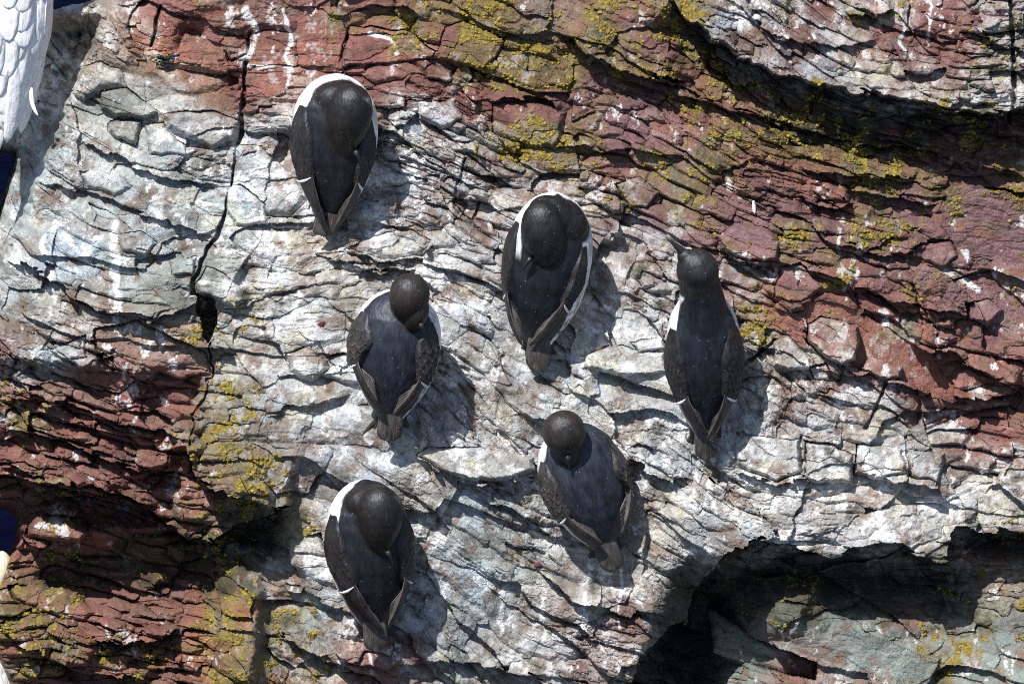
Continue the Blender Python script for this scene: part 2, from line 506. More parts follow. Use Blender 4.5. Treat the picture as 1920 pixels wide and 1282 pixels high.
lip([(935, 255), (990, 280), (1045, 275), (1060, 262)], 0.022, 40, 0.008, 30)
lip([(1345, 440), (1370, 480), (1440, 500), (1458, 498)], 0.03, 30, 0.015, 25)
# red ledges at the right
lip([(1500, 372), (1560, 395), (1600, 375)], 0.03, 25, 0.02, 30)
lip([(1515, 420), (1560, 460), (1660, 475), (1740, 470)], 0.02, 30, 0.015, 30)
lip([(1600, 545), (1700, 575), (1790, 590), (1820, 590)], 0.02, 30, 0.02, 30)
lip([(1700, 650), (1780, 662), (1850, 700), (1925, 725)], 0.028, 40, 0.02, 40)
lip([(1780, 735), (1850, 750), (1925, 725)], 0.03, 40, 0.02, 40)
lip([(1395, 640), (1450, 665), (1515, 685), (1610, 700), (1690, 715), (1785, 752)], 0.03, 45, 0.004, 30)
# beds of the pale middle
lip([(370, 470), (365, 560), (372, 600)], 0.0, 30, 0.0, 30)
lip([(780, 858), (830, 885), (895, 903), (1000, 898)], 0.022, 40, 0.012, 30)
lip([(590, 480), (700, 505), (790, 515), (830, 560)], 0.020, 35, 0.008, 30)
lip([(640, 465), (720, 485), (800, 478), (808, 450)], 0.018, 30, 0.004, 20)
lip([(965, 772), (1060, 790), (1160, 850), (1240, 895), (1300, 910)], 0.028, 60, 0.014, 40)
lip([(1090, 690), (1170, 700), (1250, 700)], 0.018, 40, 0.006, 30)
lip([(1305, 880), (1360, 915), (1420, 960), (1470, 1010)], -0.02, 20, -0.03, 120)
lip([(1370, 885), (1440, 903), (1500, 898), (1560, 905)], 0.02, 40, 0.004, 30)
lip([(1600, 890), (1700, 905), (1755, 915), (1762, 890)], 0.02, 30, 0.006, 25)
lip([(560, 620), (640, 690), (690, 680)], 0.02, 40, 0.010, 30)
lip([(500, 770), (600, 760), (660, 740)], 0.012, 30, 0.008, 30)
lip([(455, 960), (560, 1000), (690, 1050)], 0.0, 30, 0.0, 30)
lip([(880, 905), (960, 960), (1050, 1010), (1090, 1020)], 0.016, 40, 0.008, 30)
lip([(1000, 1060), (1080, 1120), (1180, 1150), (1250, 1160), (1290, 1165)], 0.03, 70, 0.012, 40)
lip([(800, 1230), (900, 1245), (1000, 1262), (1060, 1300)], 0.02, 40, 0.015, 30)
lip([(530, 1090), (620, 1130), (700, 1170)], 0.015, 40, 0.008, 30)
lip([(520, 1180), (580, 1230), (640, 1250), (760, 1300)], 0.02, 40, 0.02, 30)
lip([(150, 260), (210, 290), (300, 330), (410, 345)], 0.018, 45, 0.010, 40)
lip([(60, 330), (180, 370), (300, 410), (405, 450)], 0.014, 40, 0.010, 30)
lip([(10, 480), (90, 520), (180, 580), (290, 600), (380, 560)], 0.024, 60, 0.020, 40)
lip([(90, 640), (150, 690), (210, 660), (235, 715)], 0.02, 30, 0.02, 30)
# left edge of the middle mass over the red column
lip([(0, 745), (120, 760), (240, 800), (370, 830)], 0.025, 50, 0.02, 50)
lip([(0, 800), (120, 830), (230, 870), (345, 900)], 0.03, 45, 0.03, 40)
lip([(0, 870), (60, 895), (140, 905), (225, 925), (300, 950)], 0.04, 60, 0.04, 60)
lip([(-200, 885), (-40, 890), (30, 900), (110, 925), (200, 935), (290, 965), (335, 1000), (400, 1015), (435, 990), (530, 955)], 0.055, 90, 0.11, 150, 0.02)
lip([(345, 840), (375, 895), (430, 925), (480, 938), (540, 955)], 0.075, 80, 0.12, 75, 0.06)
Pc = [(-700, 650), (60, 668), (230, 700), (395, 655), (400, 690), (372, 770), (350, 860), (340, 990), (120, 1000), (-700, 900)]
mC = poly_mask(X + wfx, Y + wfy, Pc); dC, _, _ = seg_dist(X + wfx, Y + wfy, Pc, True)
H -= np.where(mC, 0.055 * smst(dC, 0, 26), 0)
H += 0.030 * np.exp(-((X - 450) / 70) ** 2 - ((Y - 830) / 110) ** 2)
lip([(35, 1015), (90, 1032), (140, 1022), (170, 1005)], 0.07, 55, 0.03, 60, 0.05)
lip([(0, 1180), (60, 1215), (100, 1240), (170, 1262), (260, 1275)], 0.03, 40, 0.03, 40)
lip([(175, 1195), (230, 1210), (300, 1195), (340, 1180)], 0.04, 50, 0.05, 50)
hollow(240, 1085, 210, 95, 0.10)
hollow(130, 1080, 110, 60, 0.06)
Pk = [(366, 548), (386, 552), (408, 572), (404, 608), (392, 645), (376, 628), (368, 590)]
H -= np.where(poly_mask(X + wfx, Y + wfy, Pk), 0.11, 0)
hollow(490, 985, 75, 40, 0.08, 15)
# the lower right hollow beneath its thick lip
lip([(1186, 1300), (1200, 1230), (1260, 1180), (1288, 1168), (1296, 1120), (1320, 1080), (1350, 1045), (1395, 1020), (1430, 1008), (1480, 1020), (1520, 1030), (1562, 1044), (1600, 1026),
     (1650, 1018), (1700, 1030), (1752, 1052), (1772, 1048), (1776, 1000), (1790, 985), (1860, 990), (1920, 1000), (2000, 1005), (2200, 1010)], 0.045, 110, 0.215, 150, 0.0, 1.0)
hollow(1330, 1110, 90, 60, 0.06)
hollow(1560, 1075, 200, 30, 0.05)
lip([(1425, 1085), (1470, 1078), (1540, 1105)], -0.0, 30, -0.05, 90)
H += 0.085 * np.exp(-((X - 1490) / 70) ** 2 - ((Y - 1150) / 60) ** 2)
H += 0.06 * smst(Y, 1180, 1290) * smst(X, 1300, 1460)
H += 0.08 * smst(X, 1790, 1900) * smst(Y, 1010, 1060)
H -= 0.20 * np.exp(-(((X - 1300) / 130) ** 2 + ((Y - 1220) / 110) ** 2) ** 1.5) * smst((X - 1195) + (Y - 1170) * 0.5, 0, 50) * smst(X + (Y - 1168) * 0.35, 1200, 1300)
hollow(1660, 1110, 190, 50, 0.03)
hollow(358, 72, 26, 30, 0.055, 20)
# rust-coloured column lower left and smooth bands
H += 0.05 * np.exp(-((X - 450) / 48) ** 4) * smst(Y, 1040, 1100)
H += 0.05 * np.exp(-((X - 100) / 130) ** 2 - ((Y - 1190) / 80) ** 2)
crack([(458, 120), (456, 200), (450, 260), (438, 330), (425, 390), (408, 440), (385, 480), (366, 520), (364, 550)], 4.5, 0.035)
crack([(400, 640), (398, 680), (386, 730), (360, 780), (352, 860)], 3, 0.02, 1.4)
Pr = [(395, 1300), (398, 1180), (402, 1075), (440, 1050), (500, 1010), (520, 1040), (496, 1120), (492, 1300)]
mR = poly_mask(X + wfx, Y + wfy, Pr); dR, _, _ = seg_dist(X + wfx, Y + wfy, Pr, True)
H += np.where(mR, 0.045 * smst(dR, 0, 22), 0)
crack([(465, 60), (462, 100), (430, 115), (420, 100)], 3, 0.02)
crack([(300, 12), (290, 60), (280, 85)], 4, 0.03)
crack([(1450, 640), (1395, 682), (1370, 700)], 5, 0.025)
crack([(1662, 715), (1640, 760), (1620, 800)], 4, 0.02)
crack([(1500, 820), (1503, 890)], 3, 0.015)
crack([(1700, 818), (1702, 890)], 2.5, 0.012)
crack([(815, 555), (820, 630)], 2.5, 0.01)
crack([(1893, 0), (1900, 130), (1897, 230)], 4, 0.03)
crack([(900, 380), (885, 420), (850, 380), (870, 300)], 3, 0.015)

amp23 = (0.28 + 0.92 * smst(fbm(X, Y, 130, 811, 3), -0.25, 0.22)) * (1 - sm0)
for cx0, cy0, rx0, ry0, k0 in ((240, 210, 190, 110, .65), (510, 360, 110, 90, .6), (640, 80, 190, 70, .6), (1000, 740, 170, 70, .45), (900, 1010, 110, 80, .5), (1650, 940, 200, 60, .4),
                               (1850, 420, 110, 90, .5), (620, 620, 110, 60, .45), (230, 480, 200, 70, .2), (690, 740, 120, 60, .4), (460, 1180, 60, 100, .6), (80, 1120, 90, 50, .4)):
    amp23 *= 1 - k0 * np.exp(-(((X - cx0) / rx0) ** 2 + ((Y - cy0) / ry0) ** 2) ** 1.5)
ids = id1.astype(np.int64)
tone = np.zeros_like(X)

# blocks one can single out: polygon, rise, tilt right, tilt down, bevel, guano shift, tone
BLOCKS = [
 ([(185, 172), (238, 163), (262, 185), (300, 208), (283, 222), (215, 220), (188, 205)], .022, .0, .010, 9, -.1, -.15),
 ([(203, 232), (222, 222), (270, 226), (264, 250), (255, 274), (218, 262), (201, 246)], .026, .0, .008, 12, -.25, -.25),
 ([(306, 215), (340, 208), (400, 205), (452, 228), (440, 262), (400, 279), (355, 262), (312, 240)], .022, .0, .008, 14, .05, -.08),
 ([(268, 234), (305, 228), (330, 262), (375, 285), (345, 295), (282, 288)], .012, .0, .008, 9, .0, -.05),
 ([(135, 130), (190, 112), (232, 135), (242, 165), (190, 170), (160, 192), (137, 175)], .014, .0, .004, 20, .0, -.05),
 ([(440, 275), (482, 268), (520, 300), (560, 330), (582, 372), (545, 410), (500, 405), (430, 385), (438, 320)], .020, .006, -.002, 22, .25, .08),
 ([(447, 296), (470, 270), (486, 285), (458, 292)], .010, 0, 0, 6, 0, -.2),
 ([(428, 350), (452, 345), (500, 385), (505, 420), (440, 425), (424, 392)], .016, 0, .008, 9, .2, .05),
 ([(655, 50), (700, 48), (770, 62), (818, 98), (812, 112), (640, 128), (650, 85)], .020, .0, .020, 6, -.25, .05),
 ([(820, 98), (835, 50), (870, 38), (950, 75), (935, 110), (905, 132), (820, 112)], .018, .0, .012, 8, -.3, .0),
 ([(798, 126), (812, 118), (846, 134), (850, 150), (843, 158), (800, 148)], .030, .0, .006, 7, .2, -.1),
 ([(922, 250), (925, 192), (985, 188), (1062, 210), (1052, 262), (1040, 278), (995, 280), (950, 262)], .018, .0, .006, 12, .05, .0),
 ([(1512, 606), (1540, 592), (1608, 612), (1612, 640), (1600, 676), (1575, 684), (1530, 662), (1512, 640)], .045, .006, .010, 8, .12, .10),
 ([(1448, 640), (1478, 630), (1520, 668), (1522, 690), (1478, 694), (1450, 688)], .020, .0, .006, 8, .3, .0),
 ([(1606, 690), (1630, 668), (1690, 690), (1688, 708), (1650, 712)], .016, .0, .01, 8, .1, .05),
 ([(1515, 686), (1550, 676), (1556, 700), (1552, 714), (1524, 712)], .020, .0, .0, 8, .3, .05),
 ([(780, 852), (805, 835), (900, 838), (1000, 855), (1005, 882), (960, 898), (885, 902), (830, 885)], .018, .0, .004, 12, .1, .0),
 ([(1372, 838), (1402, 815), (1498, 822), (1502, 885), (1455, 902), (1378, 872)], .018, .0, .002, 10, .15, .05),
 ([(1506, 825), (1560, 832), (1600, 850), (1596, 905), (1520, 905), (1506, 890)], .012, .0, .004, 10, .1, .05),
 ([(1605, 830), (1690, 840), (1698, 888), (1640, 900), (1600, 885)], .015, .0, .008, 9, .1, .0),
 ([(1702, 842), (1770, 850), (1760, 905), (1704, 892)], .015, .0, .006, 9, .1, -.05),
 ([(655, 462), (700, 440), (770, 428), (806, 450), (792, 478), (730, 486), (680, 476)], .012, .0, .002, 18, .25, .05),
 ([(1094, 662), (1160, 648), (1246, 660), (1250, 700), (1180, 705), (1100, 692)], .014, .0, .006, 9, .1, .05),
 ([(1180, 640), (1240, 632), (1250, 655), (1195, 660)], .016, .0, .004, 7, .1, .02),
 ([(640, 662), (680, 660), (690, 720), (640, 715), (596, 700), (600, 672)], .022, .0, .010, 10, .2, .0),
 ([(535, 660), (600, 640), (620, 690), (588, 716), (545, 700)], .024, .0, .004, 16, .2, .05),
 ([(1150, 345), (1200, 330), (1240, 362), (1215, 390), (1180, 392)], .020, .0, .008, 8, .15, .0),
 ([(1345, 445), (1375, 418), (1440, 428), (1460, 455), (1458, 492), (1400, 490), (1352, 470)], .028, .0, .012, 9, -.05, .05),
 ([(1460, 500), (1500, 495), (1540, 540), (1500, 570), (1450, 560)], .010, .0, .010, 8, .0, .1),
 ([(1725, 455), (1785, 450), (1800, 480), (1768, 505), (1700, 480)], .014, .0, .006, 9, .0, .0),
 ([(1810, 570), (1850, 560), (1880, 580), (1850, 615), (1812, 600)], .024, .0, .006, 10, .1, .1),
 ([(1640, 230), (1660, 190), (1680, 195), (1690, 215), (1672, 222)], .030, .0, .0, 8, -.1, .0),
 ([(640, 305), (700, 298), (770, 335), (750, 352), (690, 352)], .012, .0, .004, 14, .15, .0),
 ([(780, 190), (855, 185), (868, 225), (835, 245), (790, 225)], .018, .0, .006, 10, .35, .0),
 ([(838, 265), (900, 270), (895, 290), (850, 285)], .014, .0, .006, 7, .1, -.1),
 ([(150, 320), (210, 312), (250, 350), (215, 372), (160, 350)], .012, .0, .006, 14, .15, .0),
 ([(220, 440), (262, 432), (300, 455), (275, 485), (230, 470)], .018, .0, .006, 10, .1, -.05),
 ([(318, 488), (372, 480), (365, 515), (322, 515)], .020, .0, .006, 9, .25, .05),
 ([(370, 530), (388, 500), (420, 510), (470, 560), (440, 578), (372, 552)], .020, .0, .006, 12, .2, .0),
 ([(135, 672), (160, 660), (185, 668), (186, 688), (150, 692)], .022, .0, .006, 8, .2, .0),
 ([(222, 740), (255, 710), (268, 745), (250, 760), (225, 755)], .012, .0, .006, 8, .1, .0),
 ([(95, 655), (160, 625), (165, 670), (115, 675)], .014, .0, .004, 8, .15, -.05),
 ([(175, 615), (260, 600), (390, 660), (395, 700), (340, 712), (180, 655)], .008, .0, .006, 10, -.2, .05),
 ([(50, 980), (75, 962), (130, 975), (165, 1000), (150, 1018), (60, 1010), (40, 1010)], .045, .0, .008, 12, -.1, -.1),
 ([(10, 1100), (60, 1095), (140, 1110), (175, 1150), (160, 1170), (80, 1150), (20, 1125)], .020, .0, .008, 14, -.2, .1),
 ([(1330, 1140), (1420, 1200), (1530, 1240), (1530, 1275), (1430, 1255), (1340, 1225)], .010, .0, .006, 14, -.1, .0),
 ([(540, 1010), (600, 995), (625, 1050), (650, 1110), (600, 1095), (548, 1060)], .014, .0, .004, 16, .35, .15),
 ([(800, 640), (815, 560), (870, 570), (880, 620), (840, 650)], .006, .0, .004, 20, .15, .05),
 ([(600, 560), (650, 585), (650, 640), (590, 655), (520, 640), (510, 600)], .008, .0, .0, 25, .2, .1),
 ([(430, 445), (470, 420), (560, 440), (600, 480), (560, 510), (480, 490)], .012, .0, .004, 24, .2, .06),
]
bmask_all = np.zeros_like(X)
gshift = np.zeros_like(X)
fresh = np.zeros_like(X)
Hs = H + 0.0
for k, (P, rise, tx, ty, bev, gs, tn) in enumerate(BLOCKS):
    xs = [p[0] for p in P]; ys = [p[1] for p in P]
    j0, j1 = np.searchsorted(ax, [min(xs) - 20, max(xs) + 20]); i0, i1 = np.searchsorted(ay, [min(ys) - 20, max(ys) + 20])
    sl = (slice(i0, i1), slice(j0, j1))
    xx = X[sl] + wfx[sl] * 0.5; yy = Y[sl] + wfy[sl] * 0.5
    ins = poly_mask(xx, yy, P)
    d, _, _ = seg_dist(xx, yy, P, True)
    cx = sum(xs) / len(xs); cy = sum(ys) / len(ys); hw = (max(xs) - min(xs)) / 2; hh = (max(ys) - min(ys)) / 2
    bv = smst(d, 0, bev)
    lvl = np.median(H[sl][ins]) if ins.any() else 0
    plane = lvl + (H[sl] - lvl) * 0.25 + rise * 0.8 + tx * (xx - cx) / hw + ty * (yy - cy) / hh
    edge = (plane - rise * 0.9 * (1 - bv) ** 2 - 0.004 * (1 - smst(d, 0, 3)))
    H[sl] = np.where(ins, edge, H[sl])
    amp23[sl] = np.where(ins, 0.22, amp23[sl])
    ids[sl] = np.where(ins, 90000000 + k, ids[sl])
    gshift[sl] = np.where(ins, gs, gshift[sl]); tone[sl] = np.where(ins, tn, tone[sl])

# smooth band of fresh orange rock and smooth red slabs
def smooth_zone(P, dh, amp, k, gs=-0.35):
    global H
    xs = [p[0] for p in P]; ys = [p[1] for p in P]
    j0, j1 = np.searchsorted(ax, [min(xs) - 20, max(xs) + 20]); i0, i1 = np.searchsorted(ay, [min(ys) - 20, max(ys) + 20])
    sl = (slice(i0, i1), slice(j0, j1))
    ins = poly_mask(X[sl] + wfx[sl] * .6, Y[sl] + wfy[sl] * .6, P) & (ids[sl] < 90000000)
    Hm = 0.11 * np.exp(-((X[sl] - 1000) / 620) ** 2 - ((Y[sl] - 640) / 420) ** 2) + fbm(X[sl], Y[sl], 420, 31, 3) * 0.05
    H[sl] = np.where(ins, Hm * 0.93 + H[sl] * 0.07 + dh, H[sl])
    amp23[sl] = np.where(ins, amp, amp23[sl])
    ids[sl] = np.where(ins, 91000000 + k, ids[sl])
    gshift[sl] = np.where(ins, gs, gshift[sl]); fresh[sl] = np.where(ins, 1.0 if gs < 0 else 0.0, fresh[sl])
smooth_zone([(1505, 570), (1540, 560), (1600, 580), (1680, 625), (1740, 660), (1790, 720), (1785, 752), (1700, 715), (1610, 690), (1515, 640)], -0.012, 0.12, 0)
smooth_zone([(1365, 548), (1410, 565), (1500, 590), (1510, 640), (1440, 615), (1380, 590)], -0.004, 0.25, 1)
smooth_zone([(462, 135), (545, 125), (545, 160), (500, 185), (462, 160)], 0.0, 0.2, 2)
smooth_zone([(560, 25), (640, 40), (650, 60), (635, 128), (560, 122), (552, 90)], 0.0, 0.2, 3)
smooth_zone([(470, 60), (548, 90), (556, 122), (466, 124)], 0.0, 0.25, 4)
smooth_zone([(1790, 340), (1925, 370), (1925, 500), (1800, 480), (1760, 420)], 0.0, 0.25, 5, 0.0)
smooth_zone([(330, 104), (345, 60), (420, 85), (418, 112), (350, 112)], -0.015, 0.15, 6)
smooth_zone([(1590, 1180), (1640, 1190), (1760, 1240), (1730, 1290), (1560, 1250), (1470, 1230), (1450, 1205)], 0.0, 0.2, 7, 0.12)

H = H + (H2 + H3) * amp23 + fine * (0.55 + 0.45 * amp23)

# the face rounds away at its free edges
dv_ = np.full(X.shape, 1e9, np.float32); void = np.zeros(X.shape, bool)
for V, rr in ((VOID, 0), (VOID2, 0), (VOID3, 0)):
    xx = X + wfx * 0.5; yy = Y + wfy * 0.5
    m = poly_mask(xx, yy, V)
    d, _, _ = seg_dist(xx, yy, V, True)
    void |= m
    dv_ = np.where(m, -d, np.minimum(dv_, d)) if rr else np.where(m, np.minimum(dv_, -d), np.where(void, dv_, np.minimum(dv_, d)))
H -= 0.10 * np.exp(-np.maximum(dv_, 0) / 30)
H -= np.where(void, np.minimum(-dv_, 40) * 0.014, 0)
H -= 0.20 * (1 - smst(X + (Y - 250) * 0.40 + wfx * 1.6, 72, 118)) * smst(Y, 20, 60) * (1 - smst(Y, 400, 560))
DEL = -16.0

# ------------------------------------------------------------------ rock colours
c1 = hsh(id1, 21) - 0.5; c2 = hsh(id2, 22) - 0.5; c3 = hsh(id3, 23) - 0.5
nz = fbm(X, Y, 60, 401, 5, 0.6)
nz2 = fbm(X, Y, 22, 421, 4, 0.6)
bed = fbm(T_ * 0.25, S, 16, 441, 4, 0.55)
col = rock_rgb * (1 + 0.30 * c1 + 0.22 * c2 + 0.12 * c3 + 0.35 * nz + 0.25 * bed)[..., None]
# hue shifts from block to block: some beds greyer, some rustier
rust = smst(hsh(id2, 31) + 0.7 * nz, 0.75, 1.05)[..., None]
col = col * (1 - 0.55 * rust) + np.array([0.21, 0.083, 0.045]) * 0.55 * rust
grey = smst(hsh(id2, 33) + 0.5 * nz2, 0.78, 1.05)[..., None]
col = col * (1 - 0.35 * grey) + np.array([0.155, 0.135, 0.125]) * 0.35 * grey
col *= (1 + tone)[..., None]
fr = (0.65 * fresh)[..., None]
col = col * (1 - fr) + np.array([0.235, 0.102, 0.074]) * (1 + 0.4 * nz2 + 0.2 * nz)[..., None] * fr
# guano wash, thick white crust, drips
drip = fbm(X + wfx * 0.3, Y / 13, 9, 461, 3)
g = guano + gshift + 0.60 * nz + 0.16 * c1 + 0.22 * c2 + 0.10 * bed + 0.10 * c3
wash = smst(g, 0.24, 0.86)
lum_ = col.mean(-1, keepdims=True); dsat = (0.45 * smst(guano, 0.35, 0.7))[..., None]
col = col * (1 - dsat) + lum_ * np.array([1.06, 1.0, 0.94]) * dsat
wash = np.maximum(wash, smst(drip + guano * 0.8 + 0.9 * nz, 0.98, 1.1) * 0.8)
speck = fbm(X, Y, 7, 471, 3, 0.7)
wash *= 1 - 0.75 * smst(speck + 0.5 * nz2, 0.28, 0.5)
gcol = np.array([0.405, 0.412, 0.408]) * (1 + 0.30 * nz2 + 0.2 * bed + 0.14 * c2)[..., None]
gcol *= np.where((rock_rgb[..., 1] > rock_rgb[..., 0])[..., None], np.array([0.93, 1.0, 1.03]), np.array([1.0, 1.0, 0.985]))
hz = fbm(X + 500, Y, 110, 611, 4, 0.6)
gcol *= 1 + np.stack([0.12 * hz + 0.05 * c1 - .01, 0.01 * hz, -0.14 * hz - 0.05 * c1 + .01], -1)
wk = 0.86 - 0.42 * smst(fbm(X, Y, 75, 631, 5, 0.65) + 0.25 * c2, 0.02, 0.38)
col = col * (1 - wk * wash)[..., None] + gcol * (wk * wash)[..., None]
crust = smst(g + 0.55 * nz2 + 0.35 * speck + 0.2 * drip, 1.0, 1.2) * 0.8
col = col * (1 - crust)[..., None] + np.array([0.66, 0.66, 0.67]) * crust[..., None]
yel = smst(fbm(X, Y, 45, 481, 4), 0.30, 0.48) * wash * 0.35
col = col * (1 - yel)[..., None] + np.array([0.50, 0.45, 0.28]) * yel[..., None]
stain = smst(fbm(X, Y, 30, 491, 5, 0.65) + 0.1 * c3, 0.16, 0.42) * 0.6
col = col * (1 - stain)[..., None] + np.array([0.155, 0.095, 0.065]) * stain[..., None]
# splashes on the red rock
spl = (1 - 0.6 * fresh) * smst(fbm(X, Y / 1.3, 26, 505, 5, 0.7) + guano * 0.45 + 0.5 * nz, 0.62, 0.74) * (1 - wash)
col = col * (1 - spl * .8)[..., None] + np.array([0.62, 0.60, 0.60]) * (spl * .8)[..., None]
# the dripping white streaks on the red slabs at the top, pale runs on the right
for P, wd in (([(530, 20), (541, 60), (539, 165)], 4), ([(516, 62), (514, 120)], 2.5), ([(462, 20), (480, 60), (455, 120)], 8), ([(1570, 445), (1577, 480), (1576, 510), (1584, 560)], 4),
              ([(690, 62), (735, 75), (745, 100)], 4), ([(770, 82), (812, 100)], 5), ([(1775, 510), (1800, 522), (1835, 545)], 6), ([(460, 124), (545, 127)], 3),
              ([(1740, 0), (1745, 40), (1742, 85)], 3), ([(1690, 20), (1690, 110)], 4), ([(215, 420), (220, 600)], 8), ([(232, 690), (222, 750), (245, 760)], 5), ([(1165, 1060), (1160, 1180)], 3), ([(943, 1080), (940, 1190)], 5), ([(1096, 1110), (1100, 1180)], 4), ([(1018, 1120), (1015, 1200)], 3), ([(560, 545), (556, 600)], 4), ([(1330, 900), (1336, 960)], 4), ([(690, 1190), (700, 1260)], 5), ([(80, 440), (100, 560)], 6), ([(1660, 860), (1665, 905)], 4)):
    d, _, _ = seg_dist(X + wfx, Y + wfy * .5, P)
    m = (1 - smst(d, wd * 0.5, wd * 1.3)) * smst(nz2, -0.45, -0.1) * 0.8
    col = col * (1 - m)[..., None] + np.array([0.68, 0.68, 0.68]) * m[..., None]
# olive film and mustard lichen
film = smst(lich + 0.5 * nz + 0.2 * c1, 0.22, 0.7) * 0.72
col = col * (1 - film)[..., None] + np.array([0.125, 0.100, 0.032]) * (1 + 0.5 * nz2)[..., None] * film[..., None]
lm = smst(lich * 0.80 + 0.7 * nz2 + 0.55 * nz + 0.4 * speck + 0.35 * bed + 0.15 * c2, 0.60, 0.88) * smst(lich, 0.06, 0.25)
col = col * (1 - lm)[..., None] + np.array([0.170, 0.132, 0.028]) * (1 + 0.7 * fbm(X, Y, 6, 520, 2))[..., None] * lm[..., None]
H += lm * (0.0015 + 0.003 * np.abs(vn(X, Y, 5, 531)))
alg_shade = np.exp(-(((X - 1560) / 300) ** 2 + ((Y - 1110) / 75) ** 2) ** 1.5) + np.exp(-(((X - 1290) / 90) ** 2 + ((Y - 1200) / 110) ** 2) ** 1.5) \
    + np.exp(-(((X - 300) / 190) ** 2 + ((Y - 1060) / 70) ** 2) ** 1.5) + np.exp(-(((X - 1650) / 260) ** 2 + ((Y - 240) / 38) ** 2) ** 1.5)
alg_shade = smst(alg_shade + 0.8 * nz, 0.35, 0.8) * 0.8  # dark algae plus shade of the hollows and overhang, put into the rock colour
col = col * (1 - alg_shade)[..., None] + np.array([0.042, 0.040, 0.022]) * (1 + 0.9 * nz2)[..., None] * alg_shade[..., None]
col = np.clip(col, 0.012, 0.82).astype(np.float32)

# ------------------------------------------------------------------ where the birds stand: the rock under them is a little hollow
def height_at(px, py):
    j = int(np.clip(np.searchsorted(ax, px), 0, len(ax) - 1)); i = int(np.clip(np.searchsorted(ay, py), 0, len(ay) - 1))
    return float(H[i, j])

BIRD_FEET = {}
def seat(name, foot, top, halfw, lift):
    """level a small perch at the feet and keep the rock behind the body clear of it"""
    global H
    fx, fy = foot; tx_, ty_ = top
    lvl = float(np.mean(H[(np.abs(X - fx) < 25) & (np.abs(Y - fy) < 18)]))
    dx, dy = tx_ - fx, ty_ - fy
    L = math.hypot(dx, dy)
    t = ((X - fx) * dx + (Y - fy) * dy) / (L * L)
    u = np.abs((X - fx) * dy - (Y - fy) * dx) / L
    lim = lvl + 0.004 + np.clip(t, 0, 1) * lift
    m = smst(1.2 - u / halfw, 0, 0.4) * smst(t, -0.12, 0.05) * (1 - smst(t, 1.0, 1.2))
    over = np.maximum(H - lim, 0)
    H -= over * m * 0.93
    foot_m = np.exp(-((X - fx) / 34) ** 2 - ((Y - fy) / 20) ** 2)
    H = H * (1 - 0.7 * foot_m) + lvl * 0.7 * foot_m
    BIRD_FEET[name] = lvl

gb = np.exp(-((X - 1238) / 50) ** 2 - ((Y - 440) / 42) ** 2) * 0.85
H = H * (1 - gb) + (float(np.mean(H[(np.abs(X - 1238) < 50) & (np.abs(Y - 450) < 40)])) + 0.15 * (H - fbm(X, Y, 420, 31, 3) * 0.05)) * gb
seat('b1', (618, 420), (640, 190), 75, 0.05)
seat('b2', (1010, 655), (1045, 410), 78, 0.05)
seat('b3', (1325, 830), (1318, 560), 65, 0.06)
seat('b4', (735, 795), (752, 570), 78, 0.05)
seat('b5', (1140, 1030), (1075, 840), 78, 0.05)
seat('b6', (705, 1190), (690, 950), 76, 0.05)

# ------------------------------------------------------------------ cut the relief into slabs
NR, NC = X.shape
VX = (X - 960) * MM
VY = (641 - Y) * MM
V = np.stack([VX, VY, H], -1).reshape(-1, 3).astype(np.float32)
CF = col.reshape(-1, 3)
Q = quads_of(NR, NC)[:, ::-1].copy()      # counter-clockwise seen from outside
qid = ids[:-1, :-1]
alive = ~((dv_[:-1, :-1] < DEL) & void[:-1, :-1])
inframe = (X[:-1, :-1] > 0) & (X[:-1, :-1] < 1920) & (Y[:-1, :-1] > 0) & (Y[:-1, :-1] < 1282)
cnt_ids, counts = np.unique(qid[alive & inframe], return_counts=True)
order = np.argsort(-counts)
big = [int(c) for c in cnt_ids[order] if c < 90000000][: 296 - len(BLOCKS) - 8]
named = [int(c) for c in cnt_ids if c >= 90000000]
chosen = named + big

fh, fw = 12, 12
ii = np.arange(0, NR, 10); jj = np.arange(0, NC, 10)
ii = np.unique(np.append(ii, NR - 1)); jj = np.unique(np.append(jj, NC - 1))
Hc = np.zeros((len(ii), len(jj)), np.float32)
vd = np.zeros((len(ii), len(jj)), bool)
for a, i in enumerate(ii):
    band = H[max(0, i - 10):i + 11]
    vb = void[max(0, i - 10):i + 11]
    for b_, j in enumerate(jj):
        Hc[a, b_] = band[:, max(0, j - 10):j + 11].min() - 0.05
        vd[a, b_] = vb[:, max(0, j - 10):j + 11].any()
cx_, cy_ = np.meshgrid(ax[jj], ay[ii])
cq = quads_of(len(ii), len(jj))[:, ::-1]
ncore = Hc.size
okc = ~vd.reshape(-1)[cq].any(1)
front = np.stack([(cx_ - 960) * MM, (641 - cy_) * MM, Hc], -1).reshape(-1, 3)
cliff = mesh_np('cliff', front, cq[okc], M_ROCK, cols=np.tile(np.array([[0.14, 0.07, 0.055]], np.float32), (ncore, 1)))
cliff.matrix_world = FACE
tag(cliff, 'weathered red and guano-whitened sandstone cliff face with tilted layered slabs', 'cliff', kind='structure')


